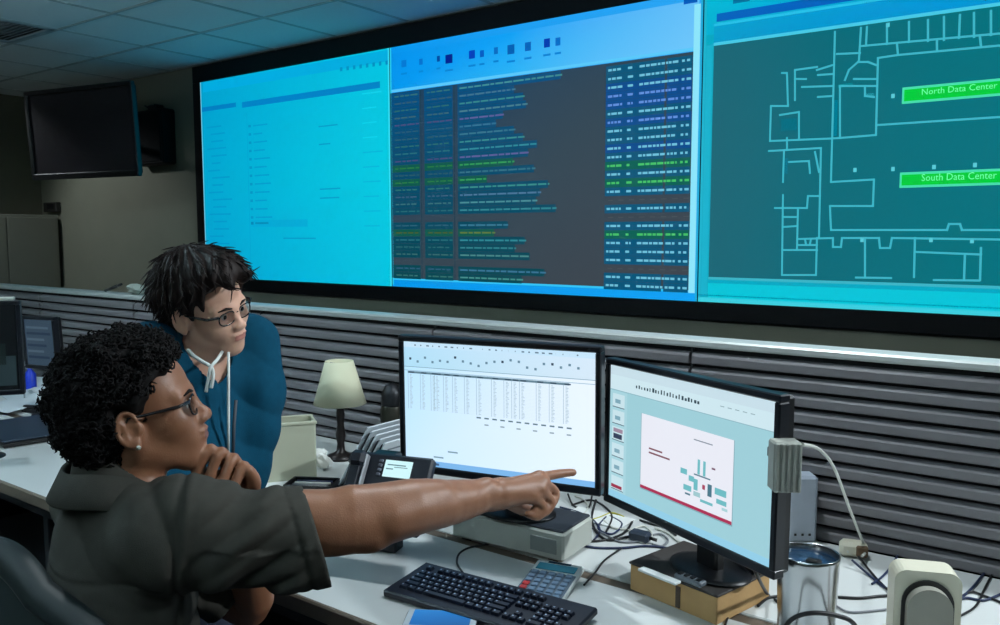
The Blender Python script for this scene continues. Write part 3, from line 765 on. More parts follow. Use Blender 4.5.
for (yy, ks) in rows:
    x = -.215
    for k in ks:
        if k < 0: x += -k * U_; continue
        pos = Matrix.Rotation(math.radians(4), 4, 'X') @ Vector((x + k * U_ / 2, yy - .014, .021))
        piece('key', keymesh(k * U_), kb, pos, (math.radians(4), 0, 0)); x += k * U_
cab_mats = {'black': mat('black_cable', (12, 13, 17), .45), 'white': mat('white_cable', (206, 208, 200), .45), 'yellow': mat('yellow_cable', (176, 170, 40), .45), 'grey': mat('grey_cable', (120, 124, 130), .45), 'navy': mat('navy_cable', (26, 40, 74), .45)}
def cable(pts, col, r, label, n=7, name='cable'):
    P = [Vector(q) for q in pts]
    return place(MB().tube(spline(P, n), r, 7), name, cab_mats[col], P[0], label, 'cable')
def dz(px_, py_, h=.004): return on_z(px_, py_, DT + h)
cable([dz(463, 573, .012), dz(457, 563), dz(459, 554), dz(468, 548), dz(482, 545), dz(505, 541, .004)], 'black', .0028, 'thin black lead looping from the back of the keyboard')

# calculator
m_calc = mat('white_calculator_plastic', (214, 220, 218), .45)
CC = Vector((-1.066, 1.655, DT)); CY = .235
ca = thing('calculator', CC, 'white desk calculator with grey keys lying behind the keyboard', 'calculator', rz=CY)
CM = Matrix.Translation(CC) @ Matrix.Rotation(CY, 4, 'Z') @ Matrix.Rotation(math.radians(5), 4, 'X')
MB().box((0, 0, .013), (.125, .185, .016), M=CM, bev=.004).build('case', m_calc, ca)
MB().box((0, .058, .022), (.102, .032, .003), M=CM, bev=.001).build('display', mat('calculator_lcd', (70, 150, 170), .2), ca)
MB().box((0, .084, .0215), (.06, .008, .002), M=CM).build('solar_strip', mat('solar_cell', (20, 60, 84), .2), ca)
MB().box((0, -.028, .0205), (.118, .122, .002), M=CM).build('key_panel', mat('calculator_panel', (92, 108, 122), .5), ca)
ckm = MB().box((0, 0, .002), (.0165, .0145, .005), bev=.0015).mesh('key', mat('calculator_key', (112, 136, 160), .45))
ckr = MB().box((0, 0, .002), (.0165, .0145, .005), bev=.0015).mesh('key', mat('red_calculator_key', (196, 60, 62), .45))
for i in range(5):
    for j in range(6):
        piece('key', ckr if i == 0 and j in (1, 2) else ckm, ca, Matrix.Rotation(math.radians(5), 4, 'X') @ Vector((-.045 + .0225 * i, -.08 + .0205 * j, .0215)), (math.radians(5), 0, 0))

# smartphone at the desk front
PC = Vector((-1.155, 1.352, DT)); PY = .545
sm = thing('smartphone', PC, 'smartphone with a lit blue screen lying on the desk in front of the keyboard', 'phone', rz=PY)
PM = Matrix.Translation(PC) @ Matrix.Rotation(PY, 4, 'Z')
MB().box((0, 0, .006), (.165, .084, .011), M=PM, bev=.004).build('case', m_black, sm)
MB().box((0, 0, .0115), (.160, .079, .002), M=PM, bev=.001).build('rim', mat('pale_phone_rim', (196, 206, 214), .3), sm)
pp = Pic(PM @ Vector((-.066, -.037, .0128)), PM.to_3x3() @ Vector((1, 0, 0)), PM.to_3x3() @ Vector((0, 1, 0)))
pp.rect(0, 0, .132, .074, None, 0, [(20, 96, 170), (16, 84, 150), (24, 110, 180), (40, 124, 196)])
pp.build('screen', m_mon, sm)

# tumbler
m_steel = mat('brushed_steel', (186, 188, 190), .22, 1.0, var=.12, scale=8, stretch=(1, 1, .02))
TC = at(808, 560, 1.73); TZ1 = at(808, 552, 1.73).z; TH = TZ1 - DT
tu = thing('steel_tumbler', (TC.x, TC.y, DT), 'shiny stainless steel tumbler standing at the right front of the desk', 'tumbler')
MT = Matrix.Translation((TC.x, TC.y, DT))
MB().lathe([(.0005, 0), (.050, 0), (.054, .004), (.0565, .03), (.0615, TH - .02), (.063, TH - .008), (.0628, TH - .001), (.0610, TH), (.0592, TH - .003), (.0585, TH - .02), (.054, .03), (.0005, .026)], 48, M=MT).build('cup', m_steel, tu)
MB().lathe([(.0005, TH - .028), (.0582, TH - .028), (.0582, TH - .022), (.0545, TH - .018), (.0005, TH - .020)], 40, M=MT).build('lid', mat('clear_blue_lid', (40, 74, 104), .12, coat=.5), tu)
MB().box((.012, 0, TH - .016), (.03, .018, .008), M=MT, bev=.003).build('lid_tab', m_black, tu)

# cream device with the round grey dial
m_cream = mat('cream_plastic', (214, 210, 190), .45, var=.04)
DC = at(925, 600, 1.74); dyaw = YAW - .25
dv = thing('tape_dispenser', (DC.x, DC.y, DT), 'cream plastic desk device with a domed grey roller at the lower right', 'desk device', rz=dyaw)
DM = Matrix.Translation((DC.x, DC.y, DT)) @ Matrix.Rotation(dyaw, 4, 'Z')
zt_ = at(925, 567, 1.74).z - DT
def rrect(w2, z0, z1, r, n=6):
    pts = [(-w2, z0), (w2, z0)]
    for k in range(n + 1):
        a = math.pi / 2 * k / n; pts.append((w2 - r + r * math.cos(a), z1 - r + r * math.sin(a)))
    for k in range(n + 1):
        a = math.pi / 2 + math.pi / 2 * k / n; pts.append((-w2 + r + r * math.cos(a), z1 - r + r * math.sin(a)))
    return pts
MB().prism(rrect(.064, 0, zt_, .025), -.02, .045, M=DM, smooth=False).build('housing', m_cream, dv)
def arch(w2, z0, z1, n=16):
    return [(-w2, z0), (w2, z0)] + [(w2 * math.cos(math.pi * k / n), z1 - w2 + w2 * math.sin(math.pi * k / n)) for k in range(n + 1)]
MB().prism(arch(.050, .012, zt_ - .018), -.024, -.018, M=DM).build('recess', m_black, dv)
MB().prism(arch(.043, .012, zt_ - .028), -.046, -.02, M=DM).build('roller', mat('warm_grey_plastic', (150, 148, 138), .5), dv)
MB().box((-.02, -.055, .02), (.05, .03, .04), M=DM, bev=.006).box((0, 0, .006), (.14, .12, .012), M=DM, bev=.004).build('base', m_cream, dv)

# ridged grey speaker clipped beside the right monitor, small grey cabinet behind
m_ridge = mat('ridged_grey_plastic', (158, 160, 152), .55)
rc = at(788, 468, 1.60)
rs = thing('side_speaker', rc, 'ridged pale grey box clipped to the right edge of the presentation monitor', 'speaker', rz=YAW)
RM = Matrix.Translation(rc) @ Matrix.Rotation(YAW, 4, 'Z')
MB().box((0, .02, 0), (.054, .04, .10), M=RM, bev=.004).build('body', m_ridge, rs)
rib = MB().box((0, 0, 0), (.006, .006, .096), bev=.0015).mesh('rib', m_ridge)
for k in range(5): piece('rib', rib, rs, (-.022 + .011 * k, -.002, 0))
MB().box((-.01, .045, .02), (.03, .012, .02), M=RM, bev=.002).build('clip', m_black, rs)
q = on_z(802, 545, DT)
rt = thing('modem', (q.x, q.y, DT), 'upright pale blue-grey modem behind the right monitor', 'modem', rz=YAW)
RM2 = Matrix.Translation((q.x, q.y, DT)) @ Matrix.Rotation(YAW, 4, 'Z')
MB().box((0, .03, .10), (.082, .06, .19), M=RM2, bev=.008).build('body', mat('blue_grey_plastic', (176, 186, 200), .4), rt)
MB().box((0, .03, .004), (.1, .09, .008), M=RM2, bev=.003).build('foot', m_greybox, rt)
for k in range(3): MB().box((-.02 + .02 * k, -.001, .03), (.006, .003, .006), M=RM2).build('indicator', m_black, rt)
# adapter knot at the cable junction
q = on_z(853, 556, DT)
ad = thing('cable_adapter', (q.x, q.y, DT), 'cream and brown plug adapter lying among cables at the foot of the partition', 'adapter', rz=.3)
AM = Matrix.Translation((q.x, q.y, DT)) @ Matrix.Rotation(.3, 4, 'Z')
MB().box((0, 0, .022), (.07, .045, .04), M=AM, bev=.01).build('body', m_cream, ad)
MB().box((.02, -.018, .022), (.03, .016, .03), M=AM, bev=.004).build('plug', mat('brown_plug', (110, 86, 62), .6), ad)
def dd(*a): return [dz(*q) for q in a]
cable([rc + Vector((.02, .02, .045)), at(820, 450, 1.75), at(835, 470, 1.95), at(850, 510, 2.15), at(860, 535, 2.2), dz(866, 550, .02), dz(862, 556, .03)], 'white', .0036, 'white lead arching from the ridged box down to the desk', 9)
cable(dd((818, 537), (832, 536), (842, 545), (848, 552, .02)), 'white', .003, 'short white lead beside the upright modem')
cable(dd((858, 556, .02), (866, 566), (878, 580), (895, 596), (905, 600)), 'black', .003, 'black lead from the plug adapter toward the cream device')
cable(dd((852, 560, .02), (868, 574), (886, 588), (905, 593)), 'navy', .003, 'navy lead beside the black lead near the plug adapter')
cable(dd((838, 597), (860, 598), (880, 596), (905, 595)), 'black', .0035, 'black lead running straight from the tumbler to the cream device')
cable(dd((835, 605), (850, 612), (880, 610), (905, 606)), 'grey', .0025, 'thin grey lead in front of the tumbler')
cable(dd((898, 555), (890, 568), (882, 577), (872, 584)), 'navy', .0028, 'short navy lead curling up against the partition')
cable(dd((985, 572), (972, 588), (958, 600), (945, 603)), 'navy', .003, 'navy lead left of the frame edge behind the cream device')
cable(dd((1010, 590), (985, 600), (965, 598), (950, 606)), 'navy', .0032, 'navy lead sweeping in from the right frame edge')
cable(dd((1010, 606), (985, 596), (970, 592), (955, 602)), 'black', .003, 'black lead crossing the navy lead at the right frame edge')
cable(dd((992, 574), (984, 590), (976, 606), (960, 616)), 'black', .0026, 'thin black lead dropping along the partition at far right')
cable([on_z(779, 652, DT + .006), at(785, 628, 1.63), at(796, 617, 1.62), at(815, 613, 1.615), at(838, 616, 1.62), at(854, 624, 1.63), on_z(862, 646, DT + .006)], 'black', .0048, 'thick black lead arching up from the desk in front of the steel tumbler', 8)
# leads around the right monitor
cable(dd((752, 600), (745, 585), (742, 572), (735, 562)), 'black', .004, 'thick black lead at the right side of the cardboard box')
cable([at(748, 555, 1.75), at(757, 575, 1.76), dz(768, 595), dz(778, 602)], 'black', .004, 'black lead hanging from the presentation monitor to the desk')
cable(dd((758, 606), (768, 598), (780, 596)), 'black', .0035, 'short black lead between the cardboard box and the tumbler')
cable(dd((724, 628), (730, 612), (738, 600), (746, 590)), 'black', .0028, 'thin black lead lying over the end of the cardboard box')
# tangle between the two monitors
cable(dd((610, 516), (622, 524), (612, 534), (598, 528), (606, 517)), 'navy', .003, 'navy lead in a round loop in the middle of the tangle')
cable(dd((572, 505), (590, 500), (604, 506), (612, 517), (606, 532)), 'black', .0032, 'black lead bent over the top of the tangle')
cable(dd((568, 528), (586, 526), (604, 534), (622, 542), (650, 540)), 'grey', .003, 'grey lead crossing the tangle toward the presentation monitor')
cable(dd((655, 528), (668, 533), (678, 541), (690, 545)), 'white', .003, 'white lead tucked under the presentation monitor')
cable(dd((640, 520), (652, 524), (664, 527), (676, 535)), 'black', .0035, 'black lead behind the lower edge of the presentation monitor')
cable(dd((575, 496), (584, 500), (588, 508), (582, 516)), 'white', .003, 'short white lead under the corner of the left monitor')
cable(dd((553, 512), (556, 524), (566, 536), (582, 541), (604, 540), (624, 533), (632, 522)), 'black', .0034, 'black lead making a wide loop in the tangle between the monitors')
cable(dd((560, 540), (590, 547), (620, 548), (645, 546), (668, 548)), 'navy', .0034, 'navy lead along the front of the tangle between the monitors')
cable(dd((566, 518), (580, 522), (598, 518), (612, 513), (624, 517)), 'yellow', .003, 'yellow-green lead in the tangle between the monitors')
cable(dd((560, 507), (578, 512), (592, 519), (600, 530), (594, 540)), 'navy', .003, 'navy lead looping at the left of the tangle between the monitors')
cable(dd((568, 494, .02), (574, 506), (588, 508), (592, 496, .03)), 'black', .003, 'black lead rising behind the left monitor')
cable(dd((596, 500, .03), (592, 515), (595, 530), (608, 540), (630, 536)), 'black', .004, 'thick black lead curling under the left monitor corner')
cable(dd((603, 520), (614, 528), (628, 530), (640, 538)), 'white', .003, 'white lead coiled beside the yellow-green lead')
cable(dd((630, 530), (644, 526), (652, 534), (646, 542), (636, 540)), 'white', .003, 'white lead in a small loop under the presentation monitor')
cable(dd((648, 536), (660, 534), (668, 540), (662, 546), (652, 544)), 'grey', .003, 'grey lead in a small loop under the presentation monitor')
cable(dd((622, 548), (605, 560), (594, 574), (584, 585)), 'black', .0026, 'thin black lead running forward to the calculator')
q = on_z(640, 541, DT)
wb = thing('power_brick', (q.x, q.y, DT), 'small dark power brick among the tangled leads', 'power brick')
MB().box((q.x, q.y, DT + .015), (.06, .035, .028), bev=.006).build('body', mat('dark_slate_plastic', (44, 56, 72), .45), wb)
MB().cyl((q.x + .03, q.y, DT + .015), (q.x + .05, q.y + .004, DT + .012), .005, n=8).build('strain_relief', m_black, wb)
q = on_z(590, 523, DT)
sg_ = place(MB().box((q.x, q.y + .05, DT + .003), (.20, .10, .004), M=None, bev=.001), 'paper_sheet', mat('white_paper', (224, 228, 226), .85), (q.x, q.y, DT), 'white paper sheet under the tangled leads between the monitors', 'paper')

# desk telephone
m_ph = mat('telephone_plastic', (26, 30, 40), .4, var=.08)
pa = at(352, 449, 2.20); pb = at(434, 459, 2.12)
pdir = (pb - pa); pw = pdir.length; pyaw = math.atan2(pdir.y, pdir.x)
pmid = (pa + pb) / 2
ph_ = thing('desk_telephone', (pmid.x, pmid.y, DT), 'black desk telephone with a lit display in front of the spreadsheet monitor', 'telephone', rz=pyaw)
PT = Matrix.Translation(pmid) @ Matrix.Rotation(pyaw, 4, 'Z') @ Matrix.Rotation(math.radians(-34), 4, 'X')   # face plane: local x, z down from 0 to -.2
MB().box((0, .014, -.10), (pw, .028, .20), M=PT, bev=.006).build('body', m_ph, ph_)
MB().box((-.058, .078, -(pmid.z - DT) / 2 - .01), (.075, .05, pmid.z - DT - .02), M=Matrix.Translation((pmid.x, pmid.y, pmid.z)) @ Matrix.Rotation(pyaw, 4, 'Z'), bev=.006).build('stand', m_ph, ph_)
hs = MB(); hs.box((-pw * .34, -.018, -.10), (.044, .026, .12), M=PT, bev=.01).box((-pw * .34, -.02, -.028), (.05, .036, .045), M=PT, bev=.012).box((-pw * .34, -.02, -.172), (.05, .036, .045), M=PT, bev=.012)
hs.build('handset', m_ph, ph_)
MB().box((-pw * .235, -.02, -.09), (.006, .02, .15), M=PT, bev=.002).build('handset_trim', mat('silver_trim', (190, 192, 196), .3, .6), ph_)
pl = Pic(PT @ Vector((-.012, -.0015, -.062)), PT.to_3x3() @ Vector((1, 0, 0)), PT.to_3x3() @ Vector((0, 0, 1)))
pl.rect(0, 0, .078, .045, (198, 236, 240), 0)
for (a, b, c, d) in ((.008, .031, .060, .034), (.006, .020, .026, .023), (.028, .026, .066, .028)): pl.rect(a, b, c, d, (84, 120, 132), 1)
pl.build('lit_display', m_mon, ph_)
bm_ = MB().box((0, 0, 0), (.012, .006, .009), bev=.002).mesh('button', mat('telephone_button', (90, 96, 108), .5))
for i in range(3):
    for j in range(4): piece('button', bm_, ph_, (Matrix.Rotation(math.radians(-34), 4, 'X') @ Vector((.004 + .02 * i, -.002, -.10 - .02 * j))) + Vector((0, 0, pmid.z - DT)), (math.radians(-34), 0, 0))
for j in range(4): piece('button', bm_, ph_, (Matrix.Rotation(math.radians(-34), 4, 'X') @ Vector((-.024, -.002, -.022 - .012 * j))) + Vector((0, 0, pmid.z - DT)), (math.radians(-34), 0, 0))

# row of folders leaning in a file sorter
m_paper = mat('sorter_white', (206, 214, 220), .6, var=.04)
sa = on_z(338, 487, DT); sorter = thing('file_sorter', sa, 'row of white folders leaning in a file sorter left of the spreadsheet monitor', 'file sorter')
m_gap = mat('dark_gap_and_base', (36, 44, 54), .7)
for k in range(5):
    Mk = Matrix.Translation(sa + Vector((.004 + .026 * k, 0, .008))) @ Matrix.Rotation(math.radians(33), 4, 'Y')
    hh = .262 - .012 * k
    MB().box((0, .13, hh / 2), (.005, .26, hh), M=Mk, bev=.001).build('folder', m_paper, sorter)
    if k < 4: MB().box((.010, .132, hh / 2 - .012), (.008, .24, hh - .02), M=Mk).build('gap_shade', m_gap, sorter)  # dark slab in the gap between folders, standing in for its shade
    else:
        for j in range(5): MB().box((.0032, .13, .05 + .032 * j), (.001, .2, .007), M=Mk).build('print_line', mat('grey_print', (120, 130, 138), .7), sorter)
MB().box((sa.x + .08, sa.y + .13, DT + .004), (.20, .27, .008), bev=.002).build('base', m_gap, sorter)
# dark flask behind the sorter
q = at(392, 395, 3.2); q2 = Vector((q.x, q.y, DT))
fk = thing('insulated_flask', q2, 'dark olive flask with a rounded top behind the file sorter', 'flask')
fh = at(392, 382, 3.2).z - DT
MB().lathe([(.0005, 0), (.045, 0), (.047, .01), (.047, fh - .11), (.04, fh - .09)], 24, M=Matrix.Translation(q2)).build('body', mat('dark_olive_metal', (50, 50, 42), .4, .5), fk)
MB().lathe([(.04, fh - .088), (.043, fh - .085), (.040, fh - .04), (.026, fh - .012), (.0005, fh)], 24, M=Matrix.Translation(q2)).build('cap', m_dark_metal, fk)
# table lamp
LB = on_z(341, 458, DT)
lamp = thing('table_lamp', LB, 'small table lamp with a cream tapered shade and black stem by the partition', 'lamp')
LM = Matrix.Translation(LB)
zz0 = at(341, 403, 3.2).z - DT; zz1 = at(341, 360, 3.2).z - DT
MB().lathe([(.101, zz0), (.054, zz1), (.052, zz1), (.098, zz0 + .002), (.101, zz0)], 40, M=LM).build('shade', mat('cream_lampshade', (226, 226, 196), .8, var=.03, bump=.1, bscale=400), lamp)
MB().lathe([(.0005, 0), (.06, 0), (.06, .01), (.03, .02), (.016, .03), (.014, .06), (.02, .09), (.013, .13), (.017, zz0 - .04), (.012, zz0 - .01)], 28, M=LM).build('stem', mat('dark_bronze', (30, 24, 24), .35, .4), lamp)
MB().lathe([(.012, zz0 - .012), (.012, zz0 + .02), (.02, zz0 + .05), (.026, zz0 + .075), (.018, zz0 + .1), (.0005, zz0 + .11)], 20, M=LM).build('bulb', mat('frosted_bulb', (230, 226, 214), .4), lamp)
MB().tube([(LB.x, LB.y, DT + zz0 + .02), (LB.x + .034, LB.y, DT + zz0 + .07), (LB.x + .02, LB.y, DT + zz1 - .02), (LB.x, LB.y, DT + zz1 - .012)], .002, 6).box((LB.x, LB.y, DT + zz1 - .012), (.104, .004, .003)).box((LB.x, LB.y, DT + zz1 - .012), (.004, .104, .003)).build('harp', m_dark_metal, lamp)
# beige bin beside the lamp
ba, bb_ = on_z(262, 480, DT), on_z(314, 475, DT)
bc = (ba + bb_) / 2; byaw = math.atan2(bb_.y - ba.y, bb_.x - ba.x)
bn = thing('desk_bin', bc, 'beige plastic bin standing between the blue sweater and the table lamp', 'bin', rz=byaw)
BM = Matrix.Translation(bc) @ Matrix.Rotation(byaw, 4, 'Z')
m_bin = mat('beige_plastic', (184, 186, 164), .5, var=.06, scale=6)
bw2 = (bb_ - ba).length / 2; bh = .205
wb_ = MB()
for (c, d) in (((0, -.055, bh / 2), (bw2 * 2, .006, bh)), ((0, .055, bh / 2), (bw2 * 2, .006, bh)), ((-bw2, 0, bh / 2), (.006, .11, bh)), ((bw2, 0, bh / 2), (.006, .11, bh)), ((0, 0, .004), (bw2 * 2, .11, .008))): wb_.box(c, d, M=BM, bev=.002)
wb_.build('body', m_bin, bn)
rim = MB()
for (c, d) in (((0, -.057, bh), (bw2 * 2 + .014, .01, .012)), ((0, .057, bh), (bw2 * 2 + .014, .01, .012)), ((-bw2, 0, bh), (.01, .12, .012)), ((bw2, 0, bh), (.01, .12, .012))): rim.box(c, d, M=BM, bev=.003)
rim.build('rim', m_bin, bn)
MB().ball((-bw2 + .02, -.05, bh + .012), (.014, .014, .018), M=BM).build('lid_knob', m_bin, bn)
# clutter under the lamp: crumpled tissues, magazine, black tray
def crumple(c, r, seed, name, label, m, cat, sc=(1, 1, 1)):
    rg = random.Random(seed); bm = bmesh.new(); bmesh.ops.create_icosphere(bm, subdivisions=2, radius=r)
    for v in bm.verts: v.co = Vector((v.co.x * sc[0], v.co.y * sc[1], v.co.z * sc[2])) * rg.uniform(.65, 1.2)
    me = bpy.data.meshes.new(name); bm.to_mesh(me); bm.free(); me.materials.append(m)
    zmin = min(v.co.z for v in me.vertices)
    o = bpy.data.objects.new(name, me); COL.objects.link(o); o.location = (c[0], c[1], c[2] - zmin); WM[o.name] = Matrix.Translation(o.location)
    return tag(o, label, cat)
m_tis = mat('white_tissue', (228, 230, 226), .9)
crumple(on_z(320, 462, DT), .03, 2, 'crumpled_tissue', 'crumpled white tissue at the foot of the table lamp', m_tis, 'tissue', (1, 1, .8))
crumple(on_z(324, 470, DT), .03, 5, 'crumpled_tissue', 'crumpled white tissue in front of the other one below the lamp', m_tis, 'tissue', (1.2, .8, 1))
q = on_z(312, 488, DT); MM = Matrix.Translation(q) @ Matrix.Rotation(.5, 4, 'Z')
tr = thing('pen_tray', q, 'black pen tray holding pale pens near the rolled sleeve', 'tray', rz=.5)
MB().box((0, 0, .004), (.16, .10, .008), M=MM, bev=.003).box((0, -.05, .012), (.16, .006, .024), M=MM, bev=.002).box((0, .05, .012), (.16, .006, .024), M=MM, bev=.002).box((-.08, 0, .012), (.006, .1, .024), M=MM, bev=.002).box((.08, 0, .012), (.006, .1, .024), M=MM, bev=.002).build('body', m_black, tr)
for k, (yy, col) in enumerate(((-.03, 'white'), (-.01, 'grey'), (.012, 'white'), (.032, 'navy'))):
    pn_ = MB().cyl(MM @ Vector((-.065, yy, .013)), MM @ Vector((.06, yy + .004, .013)), .0045, n=10).build('pen', cab_mats[col], tr)
q = on_z(276, 489, DT)
place(MB().box((0, 0, .003), (.30, .21, .005), M=Matrix.Translation(q) @ Matrix.Rotation(.2, 4, 'Z'), bev=.001), 'magazine', mat('glossy_magazine', (222, 226, 226), .3, var=.1, scale=8), q, 'white magazine on the desk behind the raised hand', 'magazine')

# ------------------------------------------------------------------ far left end of the desk
mA = at(-44, 350, 3.1)
t, sc, p, w, h = monitor('computer_monitor', mA, .95, 0, .44, .36, 'dark monitor cut by the left edge of the picture, with a pale strip on top', DT)
p.rect(0, 0, w, h, (10, 14, 18), 0)
for (a, b, c, d, col) in ((.5, .05, .98, .4, (46, 66, 72)), (.62, .3, .9, .55, (26, 40, 40)), (.55, .08, .8, .2, (90, 108, 112))): p.rect(w * a, h * b, w * c, h * d, col, 1)  # reflections on the dark screen, painted as faintly glowing patches
p.build('screen_picture', m_mon2, sc)
strip_o = Matrix.Translation(mA) @ Matrix.Rotation(.95, 4, 'Z')
MB().box((.10, .01, .187), (.20, .03, .014), M=strip_o, bev=.003).build('top_strip', m_greybox, t)
mB = at(40, 343, 3.9)
t, sc, p, w, h = monitor('computer_monitor', mB, .25, -.05, .215, .253, 'small dim monitor with a slanted dark frame at the far end of the desk', DT)
p.rect(0, 0, w, h, (70, 92, 112), 0)
for k in range(6): p.rect(w * .05, h * (.15 + .13 * k), w * rnd.uniform(.5, .95), h * (.2 + .13 * k), (96, 120, 140) if k % 2 else (50, 70, 96), 1)
p.build('screen_picture', m_mon2, sc)
q = on_z(31, 392, DT)
bt = thing('spray_bottle', q, 'small bright blue bottle beside the far left monitors', 'bottle')
MB().lathe([(.0005, 0), (.028, 0), (.03, .01), (.03, .10), (.012, .125), (.012, .145), (.0005, .147)], 20, M=Matrix.Translation(q)).build('body', mat('blue_bottle_plastic', (30, 60, 190), .3), bt)
MB().box((q.x, q.y, DT + .16), (.022, .05, .03), bev=.005).build('cap', m_paper, bt)
q = on_z(25, 402, DT)
ps = thing('paper_stand', q, 'thin pale stand rod with a round tip by the far left monitors', 'stand')
MB().cyl(q, q + Vector((0, 0, .20)), .005, n=10).lathe([(.0005, 0), (.04, 0), (.04, .006), (.0005, .008)], 20, M=Matrix.Translation(q)).build('rod', m_paper, ps)
MB().ball(tuple(q + Vector((0, 0, .20))), .014).build('tip', m_paper, ps)
for k, (x, y, a, s) in enumerate(((38, 384, .3, .9), (30, 398, -.2, 1.1), (46, 402, .7, .8), (12, 410, .1, .9))):
    q = on_z(x, y, DT)
    place(MB().box((0, 0, .002), (.28 * s, .20 * s, .003), M=Matrix.Translation(q + Vector((0, 0, .012 * s + .004 * k))) @ Matrix.Rotation(a, 4, 'Z') @ Matrix.Rotation(math.radians(6), 4, 'X'), bev=.001), 'paper_sheet', m_paper, q,
          ('white sheet lying nearest the partition at the far end of the desk', 'white sheet in the middle of the papers at the far end of the desk', 'white sheet touching the curly hair outline at far left', 'white sheet under the monitor at the left picture edge')[k], 'paper', group='loose papers at the far end of the desk')
crumple(on_z(40, 397, DT + .004), .05, 9, 'crumpled_tissue', 'crumpled pale paper among the sheets at far left', m_paper, 'paper', (1.3, 1, .6))
q = (on_z(0, 452, DT) + on_z(50, 418, DT)) / 2
lp = thing('closed_laptop', (q.x, q.y, DT), 'closed dark laptop on the white desk at far left', 'laptop', rz=-.15)
LPM = Matrix.Translation((q.x, q.y, DT)) @ Matrix.Rotation(-.15, 4, 'Z')
MB().box((0, 0, .012), (.46, .30, .018), M=LPM, bev=.004).build('base', m_black, lp)
MB().box((0, 0, .027), (.455, .298, .010), M=LPM, bev=.004).build('lid', mat('slate_laptop_lid', (44, 58, 74), .35, .2), lp)
for sx in (-1, 1): MB().cyl(LPM @ Vector((sx * .14 - .03, .15, .02)), LPM @ Vector((sx * .14 + .03, .15, .02)), .007, n=10).build('hinge', m_black, lp)
q = on_z(34, 413, DT)
sb = thing('black_stapler', q, 'black stapler behind the closed laptop at far left', 'stapler', rz=.1)
SBM = Matrix.Translation(q) @ Matrix.Rotation(.1, 4, 'Z')
MB().box((0, 0, .005), (.16, .035, .01), M=SBM, bev=.003).build('base', m_black, sb)
MB().box((0, 0, .026), (.15, .028, .022), M=SBM @ Matrix.Rotation(-.05, 4, 'Y'), bev=.006).build('arm', m_black, sb)
# things on the partition cap
q = on_y(137, 289, YP + .045); q.z = PTOP
crumple(q, .055, 12, 'crumpled_cloth', 'pale crumpled cloth on the partition cap left of the blue sweater', mat('pale_green_cloth', (150, 160, 150), .9), 'cloth', (1.5, .8, .55))
q = on_y(112, 287, YP + .045); q.z = PTOP
hp = thing('marker_pen', q, 'dark marker pen leaning on the partition cap beside the crumpled cloth', 'pen')
MB().cyl(q + Vector((-.07, 0, .009)), q + Vector((.06, 0, .04)), .009, n=12).build('barrel', m_black, hp)
MB().cyl(q + Vector((.06, 0, .04)), q + Vector((.10, 0, .05)), .0085, .006, n=12).build('cap', m_dark_metal, hp)
# ================================================================== PEOPLE: smooth-union distance fields meshed by sparse surface nets
def V3(p): return np.array(tuple(p), dtype=np.float64)
class Prim:
    pass
def cone(a, b, ra, rb, k=.012, sub=False):
    q = Prim(); q.a = V3(a); q.b = V3(b); q.ra = ra; q.rb = rb; q.k = k; q.sub = sub
    q.c = (q.a + q.b) / 2; q.br = np.linalg.norm(q.b - q.a) / 2 + max(ra, rb)
    ab = q.b - q.a; L = max(ab @ ab, 1e-12)
    def d(P):
        pa = P - q.a
        t = np.clip(pa @ ab / L, 0, 1)
        return np.linalg.norm(pa - t[:, None] * ab, axis=1) - (ra + (rb - ra) * t)
    q.d = d
    return q
def ell(c, r, Rm=None, k=.012, sub=False):
    q = Prim(); q.c = V3(c); r = np.array(r, float); q.br = r.max(); q.k = k; q.sub = sub
    Rm = np.eye(3) if Rm is None else np.array(Rm, float)          # columns: local axes in world
    def d(P):
        L = (P - q.c) @ Rm
        k0 = np.linalg.norm(L / r, axis=1); k1 = np.linalg.norm(L / (r * r), axis=1)
        return np.where(k0 < 1e-6, -r.min(), k0 * (k0 - 1) / np.maximum(k1, 1e-9))
    q.d = d
    return q
def chain(pts, rs, k=.012, dense=3):
    """one tapered limb through the points: radius and axis run smoothly, no bulge at the joints"""
    P = np.array([V3(p) for p in pts]); rs = np.array(rs, float)
    if dense > 1 and len(P) > 2:
        D = np.array([tuple(v) for v in spline([Vector(p) for p in P], dense)])
        rr_ = np.interp(np.arange(len(D)) / dense, np.arange(len(P)), rs)
        P, rs = D, rr_
    q = Prim(); q.k = k; q.sub = False
    q.c = (P.min(0) + P.max(0)) / 2; q.br = np.linalg.norm(P - q.c, axis=1).max() + rs.max()
    def d(X):
        best = np.full(len(X), 1e3)
        for i in range(len(P) - 1):
            ab = P[i + 1] - P[i]; L = max(ab @ ab, 1e-12); pa = X - P[i]
            t = np.clip(pa @ ab / L, 0, 1)
            best = np.minimum(best, np.linalg.norm(pa - t[:, None] * ab, axis=1) - (rs[i] + (rs[i + 1] - rs[i]) * t))
        return best
    q.d = d
    return [q]
def field(prims, P, near=None):
    d = np.full(len(P), 1e3)
    for q in (prims if near is None else near):
        e = q.d(P); k = q.k
        if q.sub:
            h = np.clip(k - np.abs(-e - d), 0, None) / k
            d = np.maximum(d, -e) + h * h * k * .25
        else:
            h = np.clip(k - np.abs(d - e), 0, None) / k
            d = np.minimum(d, e) - h * h * k * .25
    return d
